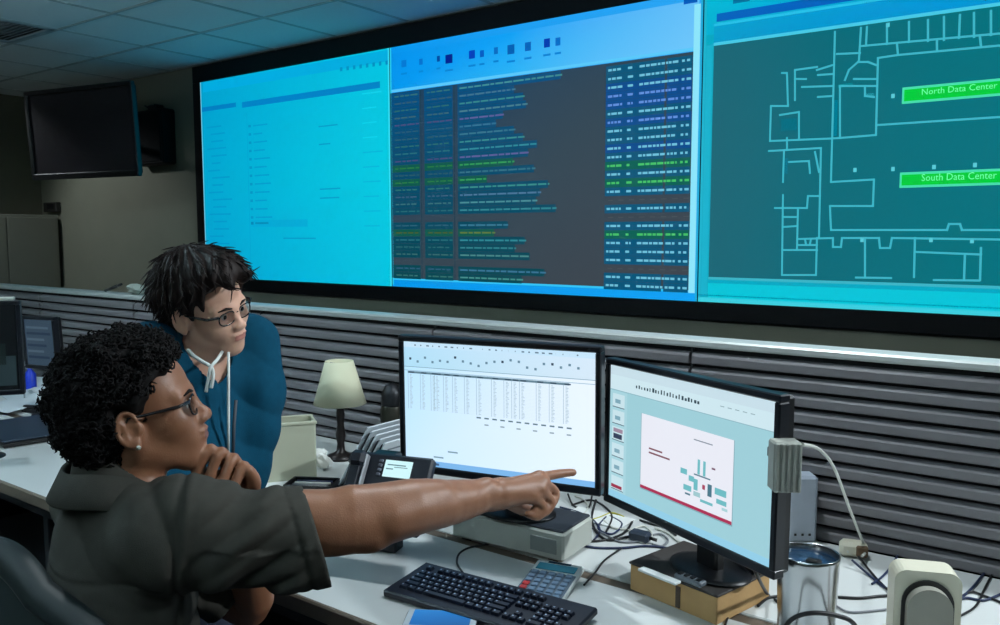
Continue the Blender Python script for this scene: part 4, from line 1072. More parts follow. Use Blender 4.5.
def surface(prims, h, post=None, amp=.0):
    """-> (verts, quads).  post(P, d) may change the distances (folds, cut planes)."""
    pos = [q for q in prims if not q.sub]
    lo = np.min([q.c - q.br for q in pos], axis=0) - .03; hi = np.max([q.c + q.br for q in pos], axis=0) + .03
    B = 12; bs = B * h
    nb = np.ceil((hi - lo) / bs).astype(int) + 1
    gi = np.stack(np.meshgrid(*[np.arange(n) for n in nb], indexing='ij'), -1).reshape(-1, 3)
    C = lo + (gi + .5) * bs; rad = bs * .87
    D = field(prims, C)
    keep = np.abs(D) < rad * 1.75 + amp
    gi = gi[keep]; C = C[keep]
    loc = np.stack(np.meshgrid(*[np.arange(B + 1)] * 3, indexing='ij'), -1).reshape(-1, 3)
    corner = np.array([[a, b, c] for a in (0, 1) for b in (0, 1) for c in (0, 1)])
    edges = [(i, j) for i in range(8) for j in range(i + 1, 8) if np.abs(corner[i] - corner[j]).sum() == 1]
    NX = nb * B + 3
    def gid(I): return (I[:, 0] * NX[1] + I[:, 1]) * NX[2] + I[:, 2]
    cid, cpos, quads = [], [], []
    qc = np.array([q.c for q in prims]); qr = np.array([q.br + q.k for q in prims])
    for g, c in zip(gi, C):
        near = [prims[i] for i in np.nonzero(np.linalg.norm(qc - c, axis=1) < qr + rad + .02)[0]]
        if not near or all(q.sub for q in near): continue
        base = g * B
        P = lo + (base + loc) * h
        d = field(None, P, near)
        if post is not None: d = post(P, d)
        S = d.reshape(B + 1, B + 1, B + 1)
        if S.min() > 0 or S.max() < 0: continue
        ins = S < 0
        cor = np.stack([S[a:B + a, b:B + b, e:B + e] for a, b, e in corner], -1).reshape(-1, 8)
        sg = (cor < 0).sum(1); act = np.nonzero((sg > 0) & (sg < 8))[0]
        if len(act):
            ci = np.stack(np.unravel_index(act, (B, B, B)), -1)
            cv = cor[act]; acc = np.zeros((len(act), 3)); cnt = np.zeros(len(act))
            for (i, j) in edges:
                m = (cv[:, i] < 0) != (cv[:, j] < 0)
                t = np.where(m, cv[:, i] / np.where(m, cv[:, i] - cv[:, j], 1), 0)
                pnt = corner[i] + t[:, None] * (corner[j] - corner[i])
                acc += np.where(m[:, None], pnt, 0); cnt += m
            cid.append(gid(base + ci + 1)); cpos.append(lo + (base + ci + acc / cnt[:, None]) * h)
        for ax in range(3):
            sl0 = [slice(0, B)] * 3; sl1 = [slice(0, B)] * 3; sl1[ax] = slice(1, B + 1)
            A = ins[tuple(sl0)]; Bq = ins[tuple(sl1)]
            e = np.argwhere(A != Bq)
            if not len(e): continue
            flip = A[e[:, 0], e[:, 1], e[:, 2]]
            u, w = (ax + 1) % 3, (ax + 2) % 3
            I = base + e + 1
            du = np.zeros(3, int); du[u] = 1; dw = np.zeros(3, int); dw[w] = 1
            q = np.stack([gid(I - du - dw), gid(I - dw), gid(I), gid(I - du)], 1)
            q[~flip] = q[~flip][:, ::-1]
            quads.append(q)
    cid = np.concatenate(cid); cpos = np.concatenate(cpos); quads = np.concatenate(quads)
    ids, first = np.unique(cid, return_index=True); verts = cpos[first]
    k = np.searchsorted(ids, quads); k = np.clip(k, 0, len(ids) - 1)
    ok = (ids[k] == quads).all(1)
    return verts, k[ok]
def smooth_verts(v, q, it=1, lam=.5):
    e = np.concatenate([q[:, [0, 1]], q[:, [1, 2]], q[:, [2, 3]], q[:, [3, 0]]])
    for _ in range(it):
        s = np.zeros_like(v); n = np.zeros(len(v))
        for a, b in ((0, 1), (1, 0)):
            np.add.at(s, e[:, a], v[e[:, b]]); np.add.at(n, e[:, a], 1)
        v = v + lam * (s / np.maximum(n, 1)[:, None] - v)
    return v
def sdf_obj(name, prims, h, mats, parent, post=None, amp=0., sm=1, face_mat=None):
    v, q = surface(prims, h, post, amp)
    # drop loose crumbs: keep only pieces with at least 4 % of the vertices
    lab = np.arange(len(v))
    while True:
        m = lab[q].min(1); new = lab.copy()
        for k_ in range(4): np.minimum.at(new, q[:, k_], m)
        new = new[new]
        if (new == lab).all(): break
        lab = new
    cnt = np.bincount(lab, minlength=len(v)); big = cnt[lab] >= .04 * len(v)
    if not big.all():
        q = q[big[q].all(1)]; idx = np.cumsum(big) - 1; v = v[big]; q = idx[q]
    if sm: v = smooth_verts(v, q, sm)
    inv = np.array(WM[parent.name].inverted())
    vl = v @ inv[:3, :3].T + inv[:3, 3]
    me = bpy.data.meshes.new(name)
    me.vertices.add(len(vl)); me.vertices.foreach_set('co', vl.ravel())
    me.loops.add(len(q) * 4); me.loops.foreach_set('vertex_index', q.ravel().astype(np.int32))
    me.polygons.add(len(q)); me.polygons.foreach_set('loop_start', np.arange(0, len(q) * 4, 4, dtype=np.int32))
    me.polygons.foreach_set('use_smooth', np.ones(len(q), bool))
    for m in (mats if isinstance(mats, (list, tuple)) else [mats]): me.materials.append(m)
    if face_mat is not None: me.polygons.foreach_set('material_index', face_mat(v[q].mean(1)).astype(np.int32))
    me.update(); me.validate()
    o = bpy.data.objects.new(name, me); COL.objects.link(o); o.parent = parent; WM[o.name] = WM[parent.name].copy()
    return o, v, q
_rs = np.random.RandomState(5)
_K = [(_rs.randn(3), _rs.rand() * 6.28) for _ in range(24)]
def wob(P, f, i0=0, n=6):
    """smooth pseudo-noise in -1..1"""
    s = 0
    for (k, ph) in _K[i0:i0 + n]: s = s + np.sin(P @ (k * f) + ph)
    return s / n
def crease(P, f, i0=0, n=4):
    s = 0
    for (k, ph) in _K[i0:i0 + n]: s = s + (1 - np.abs(np.sin(P @ (k * f) + ph)) * 2)
    return s / n

def head_prims(T, s=1.0, female=False, neck_to=None, nr=(.056, .062)):
    """T: 4x4 head frame (x forward, y left, z up), origin between the ear canals"""
    R3 = np.array(T.to_3x3().normalized())
    def W(x, y, z): return np.array(T @ Vector((x * s, y * s, z * s)))
    def E(c, r, k=.02, sub=False, rot=None):
        return ell(W(*c), [a * s for a in r], R3 if rot is None else R3 @ np.array(rot), k * s, sub)
    def Cn(a, b, ra, rb, k=.02): return cone(W(*a), W(*b), ra * s, rb * s, k * s)
    jw = .046 if female else .050
    L = [E((-.012, 0, .052), (.098, .074, .084)), E((.030, 0, .040), (.060, .064, .066)), E((.040, 0, -.018), (.050, .058, .062), .03)]
    for sd in (-1, 1):
        L += [Cn((-.002, sd * jw, -.045), (.060, sd * .018, -.086), .018, .018, .03), E((.060, sd * .038, -.014), (.026, .024, .024), .03),
              Cn((.086, sd * .014, .029), (.074, sd * .046, .027), .009, .009, .018)]
    L += [E((.072, 0, -.086), (.022, .024, .020), .025), E((.074, 0, -.050), (.026, .030, .026), .025)]
    for sd in (-1, 1): L.append(E((.093, sd * .031, .010), (.016, .019, .012), .014, True))
    for sd in (-1, 1): L.append(E((.0735, sd * .031, .010), (.0135, .0150, .0120), .008))
    nt = .111 if not female else .108
    L += [Cn((.088, 0, .022), (nt - .006, 0, -.015), .0080, .0092, .014), E((nt - .003, 0, -.020), (.0110, .0125 if not female else .0105, .0100), .012)]
    for sd in (-1, 1): L.append(E((.0985, sd * (.0145 if not female else .012), -.0235), (.0115, .0080, .0078), .010))
    L += [E((.0985, 0, -.0445), (.0095, .0235, .0058), .006), E((.0960, 0, -.0555), (.0100, .0205, .0070), .006)]
    L.append(Cn((.1065, -.021, -.0497), (.1065, .021, -.0497), .0016, .0016, .004)); L[-1].sub = True
    # ears
    for sd in (-1, 1):
        L.append(E((-.002, sd * .068, -.004), (.013, .018, .022), .012))
        L.append(E((-.008, sd * .080, .000), (.0165, .0055, .028), .006))
        pts = []
        for a in np.linspace(25, 262, 13):
            r = math.radians(a); pts.append((-.008 + .0168 * math.cos(r), sd * (.084 + .006 * max(0, -math.cos(r))), .002 + .0285 * math.sin(r)))
        L += [Prim_ for Prim_ in chain([W(*q) for q in pts], [.0042 * s] * len(pts), .004, 1)]
        L.append(Cn((-.016, sd * .0865, .014), (-.012, sd * .086, -.016), .0036, .0036, .005))
        L.append(E((-.001, sd * .083, -.027), (.008, .0055, .010), .008))
        L.append(E((.000, sd * .0885, -.006), (.0085, .0065, .012), .004, True))
        L.append(E((.010, sd * .078, -.002), (.006, .005, .010), .006))
    if neck_to is not None:
        L.append(cone(W(-.022, 0, -.045), neck_to, nr[0] * s, nr[1] * s, .035))
    return L
def frame_from(forward, up=UP, roll=0.0, origin=(0, 0, 0)):
    x = Vector(forward).normalized(); y = Vector(up).cross(x).normalized(); z = x.cross(y)
    M = Matrix(((x.x, y.x, z.x, origin[0]), (x.y, y.y, z.y, origin[1]), (x.z, y.z, z.z, origin[2]), (0, 0, 0, 1)))
    return M @ Matrix.Rotation(roll, 4, 'X')
def cdir(phi): return (_R * math.cos(phi) + _FH * math.sin(phi)).normalized()     # heading: 0 = to the right, 90 deg = away
def finger(pts, r0, r1, k=.004):
    n = len(pts); return chain(pts, [r0 + (r1 - r0) * i / (n - 1) for i in range(n)], k)
def Rcols(x, y, z): return np.array([V3(x), V3(y), V3(z)]).T
def glasses(T, s, parent, m, r=.021, zc=.008, xc=.097, yc=.031, lens=None, wid=.078):
    g = MB()
    for sd in (-1, 1):
        ring = []
        for k in range(24):
            a = 2 * math.pi * k / 24
            ca, sa = math.cos(a), math.sin(a)
            ring.append(T @ Vector((s * (xc - .006 * abs(ca) * (1 if ca * sd > 0 else 0)), s * (sd * yc + r * 1.22 * math.copysign(abs(ca) ** .8, ca)), s * (zc + r * .82 * math.copysign(abs(sa) ** .8, sa)))))
        g.tube(ring, .0017, 6, closed=True)
        g.tube([T @ Vector((s * (xc - .006), s * sd * (yc + r * 1.2), s * (zc + .010))), T @ Vector((s * .075, s * sd * wid, s * (zc + .010))), T @ Vector((s * .02, s * sd * (wid + .004), s * (zc + .010))), T @ Vector((-.004 * s, s * sd * (wid + .006), s * (zc + .012))), T @ Vector((-.02 * s, s * sd * (wid + .004), s * -.006))], [.0034, .0032, .0028, .0024, .0016], 6)
    g.tube([T @ Vector((s * xc, -s * .008, s * (zc + .006))), T @ Vector((s * (xc + .004), 0, s * (zc + .009))), T @ Vector((s * xc, s * .008, s * (zc + .006)))], .0017, 6)
    o = g.build('glasses', m, parent)
    for sd in (-1, 1):
        ln = MB(); vs = [T @ Vector((s * xc, s * sd * yc, s * zc))]
        for k in range(20):
            a = 2 * math.pi * k / 20; vs.append(T @ Vector((s * (xc - .003), s * (sd * yc + r * 1.18 * math.cos(a)), s * (zc + r * .78 * math.sin(a)))))
        ln.add(vs, [(0, 1 + k, 1 + (k + 1) % 20) for k in range(20)], smooth=True)
        ln.build('lens', lens, o)
    return o
def eyes(T, s, parent, mats):
    for sd in (-1, 1):
        mb = MB(); mb.ball((0, 0, 0), .0122 * s, 0, T @ Matrix.Translation((s * .0765, s * sd * .031, s * .010)))
        mb.ball((0, 0, 0), (.003 * s, .0058 * s, .0058 * s), 1, T @ Matrix.Translation((s * .0868, s * sd * .031, s * .0095)))
        mb.build('eye', mats, parent)
def brows(T, s, parent, m):
    for sd in (-1, 1):
        MB().tube([T @ Vector((s * .0965, s * sd * .014, s * .029)), T @ Vector((s * .0945, s * sd * .03, s * .033)), T @ Vector((s * .0845, s * sd * .049, s * .029))], [.0026 * s, .0034 * s, .0014 * s], 6).build('eyebrow', m, parent)

m_skin1 = mat('brown_skin', (142, 96, 70), .45, var=.12, scale=45, bump=.12, bscale=350, sss=.12)
m_lip1 = mat('brown_lips', (118, 72, 62), .4, var=.1)
m_skin2 = mat('light_skin', (214, 166, 142), .45, var=.08, scale=45, bump=.1, bscale=350, sss=.15)
m_lip2 = mat('rose_lips', (186, 122, 108), .4, var=.1)
m_eye = mat('eye_white', (176, 168, 160), .15, var=.02); m_iris = mat('dark_iris', (26, 16, 12), .1)
m_lens = bpy.data.materials.new('spectacle_glass'); m_lens.use_nodes = True
_b = m_lens.node_tree.nodes['Principled BSDF']; _b.inputs['Transmission Weight'].default_value = 1; _b.inputs['Roughness'].default_value = .02; _b.inputs['IOR'].default_value = 1.02; _b.inputs['Base Color'].default_value = (.95, .97, 1, 1)
m_frame1 = mat('dark_spectacle_frame', (22, 20, 22), .25)
m_hair1 = mat('black_curly_hair', (17, 14, 14), .8, var=.5, scale=120, spec=.2)
m_hair2 = mat('dark_brown_hair', (28, 17, 14), .6, var=.5, scale=90, spec=.25)
m_shirt = mat('charcoal_cotton', (60, 59, 54), .9, var=.14, scale=60, bump=.25, bscale=700, spec=.2)
m_jean = mat('navy_denim', (40, 48, 66), .9, var=.15, scale=80, bump=.2, bscale=500)
m_tee = mat('pale_blue_undershirt', (140, 152, 166), .9, var=.05)
m_shoe = mat('black_leather', (22, 21, 21), .4)
m_sweat = mat('teal_blue_fleece', (8, 66, 90), .95, var=.16, scale=50, bump=.3, bscale=600, spec=.15)

# ------------------------------------------------------------------ person 1: seated, pointing
HD = cdir(math.radians(33)); LF = UP.cross(HD)
root1 = thing('person', tuple(Vector((at(118, 488, 1.46).x, at(118, 488, 1.46).y, 0)) + HD * .05), 'seated person in a charcoal shirt with curly black hair, pointing at a monitor', 'person')
h_ear = at(131, 430, 1.375)
hdir = cdir(math.radians(18)); hf = (hdir * math.cos(math.radians(11)) + UP * math.sin(math.radians(11)))
T1 = frame_from(hf)
T1 = Matrix.Translation(h_ear - T1.to_3x3() @ Vector((-.004, -.084, 0))) @ T1
N1 = at(122, 492, 1.46)
SR = at(178, 533, 1.36); SL = N1 + LF * .185 - UP * .05 - HD * .01
ER = at(366, 520, 1.44); WR = at(497, 494, 1.60)
EL_ = at(248, 606, 1.74); WL = at(246, 506, 1.575)
pel = Vector((N1.x, N1.y, .60)) - HD * .12
hipR = pel - LF * .09; hipL = pel + LF * .09
kneR = hipR + HD * .42 - UP * .06 - LF * .04; kneL = hipL + HD * .42 - UP * .06 + LF * .04
ankR = kneR + HD * .02 - UP * (kneR.z - .10); ankL = kneL + HD * .04 - UP * (kneL.z - .10)
chest1 = N1 - UP * .19 - HD * .015; belly1 = N1 - UP * .40 - HD * .06
RB1 = Rcols(HD, LF, UP)
B1 = head_prims(T1, 1.0, False, N1 - UP * .02, (.056, .060))
B1 += [ell(chest1 + HD * .01, (.088, .140, .18), RB1, .05), ell(belly1, (.090, .125, .18), RB1, .05), ell(pel, (.12, .155, .11), RB1, .05),
       cone(N1 - UP * .03, SR, .05, .052, .05), cone(N1 - UP * .03, SL, .05, .052, .05)]
# right arm, reaching to the monitor
elb_in = at(400, 507, 1.475)
B1 += chain([SR, at(270, 528, 1.39), at(335, 523, 1.42), ER, at(410, 508, 1.48), at(452, 502, 1.535), at(482, 496, 1.58), WR], [.052, .052, .0555, .052, .0500, .041, .031, .0285], .03)
B1 += [cone(at(352, 503, 1.425), at(438, 494, 1.50), .030, .020, .018), cone(at(300, 512, 1.395), at(345, 510, 1.42), .036, .026, .02), ell(at(372, 536, 1.43), (.024, .024, .024), None, .02),
       cone(at(392, 519, 1.435), at(446, 510, 1.50), .030, .020, .016), cone(at(487, 486, 1.578), at(494, 500, 1.59), .012, .012, .02)]
IDX = [at(539, 477.5, 1.655), at(555, 474.5, 1.69), at(566, 473, 1.708), at(573, 472.5, 1.718)]
MID = [at(543, 483, 1.648), at(555, 492, 1.672), at(551, 504, 1.658), at(540, 505, 1.645)]
RNG = [at(540, 490, 1.636), at(551, 501, 1.655), at(545, 512, 1.643), at(534, 510, 1.632)]
PKY = [at(533, 497, 1.625), at(544, 508, 1.64), at(538, 516.5, 1.632), at(528, 514, 1.624)]
THB = [at(506, 500, 1.63), at(522, 509, 1.665), at(538, 512, 1.69), at(548, 509, 1.70)]
B1 += finger(IDX, .0105, .0078) + finger(MID, .0105, .0088) + finger(RNG, .0102, .0086) + finger(PKY, .0095, .0078) + finger(THB, .0145, .0095, .008)
for m0, r in ((IDX[0], .0125), (MID[0], .0125), (RNG[0], .012), (PKY[0], .0115)): B1.append(cone(WR + (m0 - WR) * .1, m0, .0235, r, .012))
# left arm, hand under the chin
B1 += chain([SL, (SL + EL_) / 2, EL_, (EL_ + WL) / 2, WL], [.052, .048, .044, .040, .029], .03)
KN = [at(211, 449, 1.485), at(222, 452, 1.49), at(234, 458, 1.50), at(244, 466, 1.505)]
TP = [at(197, 473, 1.475), at(210, 476, 1.475), at(222, 482, 1.478), at(233, 489, 1.482)]
for i in range(4):
    mcp = at(232 + 6 * i, 474 + 5 * i, 1.54)
    B1 += finger([mcp, KN[i], TP[i]], .0108, .0088) + finger([TP[i], TP[i] + (mcp - TP[i]) * .25 + _FH * .02], .0088, .0078)
    B1.append(cone(WL, mcp, .022, .0125, .014))
B1 += finger([at(250, 498, 1.55), at(254, 482, 1.515), at(249, 471, 1.50)], .0155, .0105, .006)
# legs
B1 += chain([hipR, kneR, ankR], [.085, .058, .04], .04) + chain([hipL, kneL, ankL], [.085, .058, .04], .04)
for a in (ankR, ankL): B1.append(cone(a - UP * .05, a + HD * .15 - UP * .06, .038, .03, .03))
Ti1 = np.array(T1.inverted())
def lips_face(Ti, s):
    def fm(c):
        L = (c @ Ti[:3, :3].T + Ti[:3, 3]) / s
        return ((L[:, 0] > .0985) & (np.abs(L[:, 1]) < .019) & (L[:, 2] > -.0595) & (L[:, 2] < -.0425)).astype(int)
    return fm
sdf_obj('body', B1, .0032, [m_skin1, m_lip1], root1, sm=1, face_mat=lips_face(Ti1, 1.0))
eyes(T1, 1.0, root1, [m_eye, m_iris]); brows(T1, 1.0, root1, m_hair1)
glasses(T1, 1.0, root1, m_frame1, lens=m_lens)
MB().ball((0, 0, 0), .0045, M=T1 @ Matrix.Translation((.001, -.0895, -.031))).build('earring', mat('silver_stud', (230, 226, 214), .15, .8), root1)
# hair: curly mass with loose coils
R1 = np.array(T1.to_3x3())
def W1(x, y, z): return np.array(T1 @ Vector((x, y, z)))
HP = [ell(W1(-.022, 0, .066), (.100, .094, .086), R1, .04), ell(W1(-.062, 0, .026), (.066, .084, .080), R1, .04), ell(W1(.016, 0, .104), (.058, .072, .042), R1, .04), ell(W1(-.066, 0, -.020), (.044, .070, .046), R1, .03),
      ell(W1(.006, -.064, .060), (.034, .024, .040), R1, .02), ell(W1(.006, .064, .060), (.034, .024, .040), R1, .02),
      cone(W1(.008, -.076, .052), W1(.012, -.078, .026), .012, .007, .012), cone(W1(.008, .076, .052), W1(.012, .078, .026), .012, .007, .012),
      ell(W1(.108, 0, .012), (.056, .096, .080), R1, .012, True), ell(W1(.094, 0, .052), (.046, .070, .050), R1, .014, True),
      ell(W1(-.004, -.104, -.012), (.028, .036, .038), R1, .010, True), ell(W1(-.004, .104, -.012), (.028, .036, .038), R1, .010, True),
      ell(W1(.070, -.095, .015), (.054, .075, .066), R1, .010, True), ell(W1(.070, .095, .015), (.054, .075, .066), R1, .010, True)]
def curl_post(P, d): return d + .013 * wob(P, 70, 0, 8) + .008 * wob(P, 190, 8, 8)
hair1, hv, hq = sdf_obj('hair', HP, .0038, m_hair1, root1, post=curl_post, amp=.025, sm=0)
def vert_normals(v, q):
    n = np.zeros_like(v); fn = np.cross(v[q[:, 2]] - v[q[:, 0]], v[q[:, 3]] - v[q[:, 1]])
    for k in range(4): np.add.at(n, q[:, k], fn)
    return n / np.maximum(np.linalg.norm(n, axis=1), 1e-12)[:, None]
hn = vert_normals(hv, hq)
if ((hn * (hv - hv.mean(0))).sum(1)).mean() < 0: hn = -hn
rr = np.random.RandomState(3); coils = MB()
sel = rr.choice(len(hv), 2600, replace=False)
for i in sel:
    p0 = Vector(hv[i]); n0 = Vector(hn[i])
    loc_ = T1.inverted() @ p0
    if (loc_.x > .036 and loc_.z < .085) or (loc_.x > -.03 and loc_.z < .05 and abs(loc_.y) > .065): continue
    ax = (n0 + Vector(rr.randn(3)) * .55).normalized(); u = ax.orthogonal().normalized(); w = ax.cross(u)
    R_ = rr.uniform(.003, .0065); ph = rr.uniform(0, 6.28); ln = rr.uniform(.008, .020); tn = rr.uniform(1.1, 2.0)
    pts = [p0 - ax * .004 + ax * (ln * k / 8) + (u * math.cos(ph + tn * 6.28 * k / 8) + w * math.sin(ph + tn * 6.28 * k / 8)) * R_ for k in range(9)]
    coils.tube(pts, [.0019] * 7 + [.0015, .0007], 4, cap=False)
oc = coils.build('hair_curls', m_hair1, root1); oc['kind'] = 'stuff'
# shirt
SH = [ell(chest1 + HD * .01, (.116, .172, .200), RB1, .05), ell(belly1, (.130, .165, .22), RB1, .05), ell(pel + UP * .04, (.145, .180, .13), RB1, .05),
      cone(N1 - UP * .035 - HD * .005, SR, .062, .074, .05), cone(N1 - UP * .035, SL, .070, .072, .06),
      *chain([SR, at(262, 539, 1.385), at(350, 535, 1.432)], [.084, .083, .081], .03),
      cone(SL, EL_, .072, .062, .05),
      cone(N1 - UP * .03 - HD * .014, N1 + UP * .018 - HD * .014, .070, .070, .02)]
hem_c = np.array(at(316, 533, 1.415)); hem_n = np.array(((at(366, 500, 1.44) - at(262, 536, 1.385)).normalized()))
hemL = np.array(EL_ + (SL - EL_) * .12); hemLn = np.array((EL_ - SL).normalized())
armR = [cone(at(250, 534, 1.38), at(360, 528, 1.437), .060, .060, .01)]
neckhole = cone(N1 - UP * .01 + HD * .012, N1 + UP * .12 + HD * .03, .060, .070, .01)
vneck = cone(N1 + HD * .12 - UP * .02, N1 + HD * .16 - UP * .22, .035, .02, .01)
armax = at(340, 533, 1.425) - SR; armax_n = V3(armax.normalized())
SRn = V3(SR); N1n = V3(N1); HDn = V3(HD); LFn = V3(LF); UPn = V3(UP)
def shirt_post(P, d):
    rel = P - SRn
    along = rel @ armax_n
    side = np.clip(along / .10, 0, 1)                    # 0 on the torso, 1 on the sleeve
    # folds: diagonal drags on the sleeve, level folds low on the torso, drags at the shoulder
    u = rel - along[:, None] * armax_n
    ang = np.arctan2(u @ UPn, u @ HDn)
    f1 = np.sin(along * 46 + ang * 2.2 + 1.6 * wob(P, 14, 3)) * .0060 + (1 - 2 * np.abs(np.sin(((rel @ UPn) * .82 - along * .55) * 78 + 1.3 * wob(P, 11, 8)))) * .0048 * (.6 + .4 * wob(P, 12, 12))
    zz = (P - N1n) @ UPn
    f2 = (1 - 2 * np.abs(np.sin(zz * 34 + 2.2 * wob(P, 9, 5) + (P @ HDn) * 6))) * .0075 * np.clip((-zz - .12) / .12, 0, 1) + (1 - 2 * np.abs(np.sin((P @ HDn) * 26 + zz * 16 + 2 * wob(P, 10, 1)))) * .0045 * np.clip((zz + .24) / .1, 0, 1)
    f1 = f1 * 1.6; f2 = f2 * 1.7
    f1 = f1 * np.clip(-((P - hem_c) @ hem_n) / .07, .25, 1)
    d = d + side * f1 + (1 - side) * f2 + .0045 * crease(P, 15, 2)
    # armhole seam
    d = d + .0045 * np.exp(-((along - .005) / .005) ** 2) - .003 * np.exp(-((along - .017) / .007) ** 2)
    # yoke seam on the back
    yk = zz + .11 + .25 * np.clip(-(P - N1n) @ HDn, 0, 1) * 0
    back = ((P - N1n) @ HDn < .02) & (along < 0)
    d = d + np.where(back, .004 * np.exp(-(yk / .0035) ** 2), 0)
    # sleeve hem: turned-up double band
    a_h = (P - hem_c) @ hem_n
    far = np.linalg.norm(P - hem_c, axis=1) < .16
    d = np.where(far, d - .002 * (a_h > -.030) + .003 * np.exp(-((a_h + .030) / .003) ** 2), d)
    d = np.where(far, np.maximum(d, a_h), d)
    b_h = (P - hemL) @ hemLn
    d = np.where(np.linalg.norm(P - hemL, axis=1) < .14, np.maximum(d, b_h), d)
    d = np.where(far & (a_h > -.05), np.maximum(d, -armR[0].d(P)), d)
    d = np.maximum(d, -neckhole.d(P)); d = np.maximum(d, -vneck.d(P))
    return d
sdf_obj('shirt', SH, .0040, m_shirt, root1, post=shirt_post, amp=.02, sm=1)
# collar
col = MB(); n_ = 40; vs = []; fs = []
for k in range(n_ + 1):
    a = math.radians(-155 + 310 * k / n_) + math.pi             # 0 = back of the neck
    dirv = HD * math.cos(a) * 1.0 + LF * math.sin(a)
    fr_ = max(0, -math.cos(a + math.pi)) if False else (1 + math.cos(a)) / 2       # 1 at the front
    c0 = N1 - HD * .014 - UP * (.034 * fr_ - .016) + UP * (.022 * math.sin(a) ** 2)
    vs += [c0 + dirv * .070, c0 + dirv * .073 + UP * .034 * (1 - .4 * fr_), c0 + dirv * .080 + UP * .037 * (1 - .4 * fr_), c0 + dirv * (.104 + .022 * fr_) - UP * (.012 + .016 * fr_), c0 + dirv * (.101 + .022 * fr_) - UP * (.016 + .016 * fr_), c0 + dirv * .076 + UP * .02]
for k in range(n_):
    for j in range(6): fs.append((k * 6 + j, k * 6 + (j + 1) % 6, (k + 1) * 6 + (j + 1) % 6, (k + 1) * 6 + j))
fs += [tuple(range(6))[::-1], tuple(n_ * 6 + j for j in range(6))]
col.add([tuple(v) for v in vs], fs, smooth=True).build('shirt_collar', m_shirt, root1)
sdf_obj('undershirt', [ell(chest1 + HD * .035, (.084, .10, .18), RB1, .04), ell(belly1 + HD * .035, (.086, .10, .19), RB1, .04)], .008, m_tee, root1)
TRS = [ell(pel - UP * .01, (.140, .172, .112), RB1, .05)] + chain([hipR, kneR, ankR + UP * .02], [.098, .076, .062], .04) + chain([hipL, kneL, ankL + UP * .02], [.098, .076, .062], .04)
sdf_obj('trousers', TRS, .008, m_jean, root1, post=lambda P, d: np.maximum(d + .004 * wob(P, 30, 4), .075 - P[:, 2]), amp=.01)
for a in (ankR, ankL):
    sdf_obj('shoe', [cone(Vector((a.x, a.y, .048)) - HD * .04, Vector((a.x, a.y, .044)) + HD * .17, .046, .042, .02), cone(Vector((a.x, a.y, .04)), Vector((a.x, a.y, .09)), .05, .05, .02)], .006, m_shoe, root1, post=lambda P, d: np.maximum(d, .002 - P[:, 2]))

# ------------------------------------------------------------------ person 2: standing, leaning on the desk
root2p = at(180, 520, 2.05)
PH2 = math.radians(-28); HD2 = cdir(PH2); LF2 = UP.cross(HD2)
S2 = .97
root2 = thing('person', (root2p.x - .10, root2p.y - .12, 0), 'standing person in a blue fleece with short dark hair and glasses, leaning over the desk', 'person')
ear2 = at(182, 322, 1.99)
hd2 = cdir(math.radians(-24)); hf2 = hd2 * math.cos(math.radians(8)) - UP * math.sin(math.radians(8))
T2 = frame_from(hf2, roll=math.radians(16))
T2 = Matrix.Translation(ear2 - T2.to_3x3() @ (Vector((-.004, -.083, 0)) * S2)) @ T2
N2 = at(204, 374, 2.10)
S2R = at(150, 352, 2.02); S2L = at(250, 342, 2.22)
lf2 = (S2L - S2R); lf2.z = 0; lf2.normalize(); hdT = lf2.cross(UP).normalized()
pel2 = at(160, 545, 1.93)
chest2 = N2 - UP * .16 - hdT * .03; waist2 = (chest2 + pel2) / 2
up2 = (N2 - pel2).normalized(); RB2 = Rcols(hdT, lf2, UP)
E2L = at(258, 412, 2.17); W2L = at(243, 508, 2.12)
H2L = Vector((W2L.x, W2L.y, DT)) + _R * .03
if H2L.y < 1.32: H2L.y = 1.32
E2R = at(158, 452, 1.98); W2R = Vector((E2R.x + .10, 1.31, .83)); H2R = Vector((W2R.x + .03, 1.34, DT))
B2 = head_prims(T2, S2, True, N2 - UP * .02, (.048, .052))
B2 += [ell(chest2, (.09, .135, .17), RB2, .05), ell(waist2, (.09, .12, .16), RB2, .05), ell(pel2, (.105, .155, .11), RB2, .05), cone(N2 - UP * .03, S2R, .04, .042, .04), cone(N2 - UP * .03, S2L, .04, .042, .04)]
for (s_, e_, w_, hnd, sg) in ((S2L, E2L, W2L, H2L, 1), (S2R, E2R, W2R, H2R, -1)):
    B2 += chain([s_, e_, (e_ + w_) / 2, w_], [.042, .036, .032, .024], .03)
    palm = hnd + UP * .022
    B2.append(cone(w_, palm, .024, .02, .02))
    for i in range(4):
        a = math.radians(-24 + 16 * i); d_ = (_R * math.cos(a) * .5 + _FH * .85 + _R * math.sin(a)).normalized()
        L_ = (.05, .056, .052, .042)[i]
        B2 += finger([palm, palm + d_ * .05 - UP * .004, palm + d_ * (.05 + L_ * .5) - UP * .007, palm + d_ * (.05 + L_) - UP * .013], .0105, .0072)
    dth = (_R * .9 + _FH * .2) * -sg
    B2 += finger([palm, palm + dth * .035 - UP * .006, palm + dth * .065 + _FH * .02 - UP * .012], .012, .008)
hip2R = pel2 - lf2 * .085; hip2L = pel2 + lf2 * .085
an2R = Vector((hip2R.x, hip2R.y, .09)) - hdT * .02; an2L = Vector((hip2L.x, hip2L.y, .09)) + hdT * .04
B2 += chain([hip2R, (hip2R + an2R) / 2 + hdT * .02, an2R], [.085, .056, .038], .04) + chain([hip2L, (hip2L + an2L) / 2 + hdT * .02, an2L], [.085, .056, .038], .04)
for a in (an2R, an2L): B2.append(cone(a - UP * .045, a + hdT * .14 - UP * .055, .034, .027, .03))
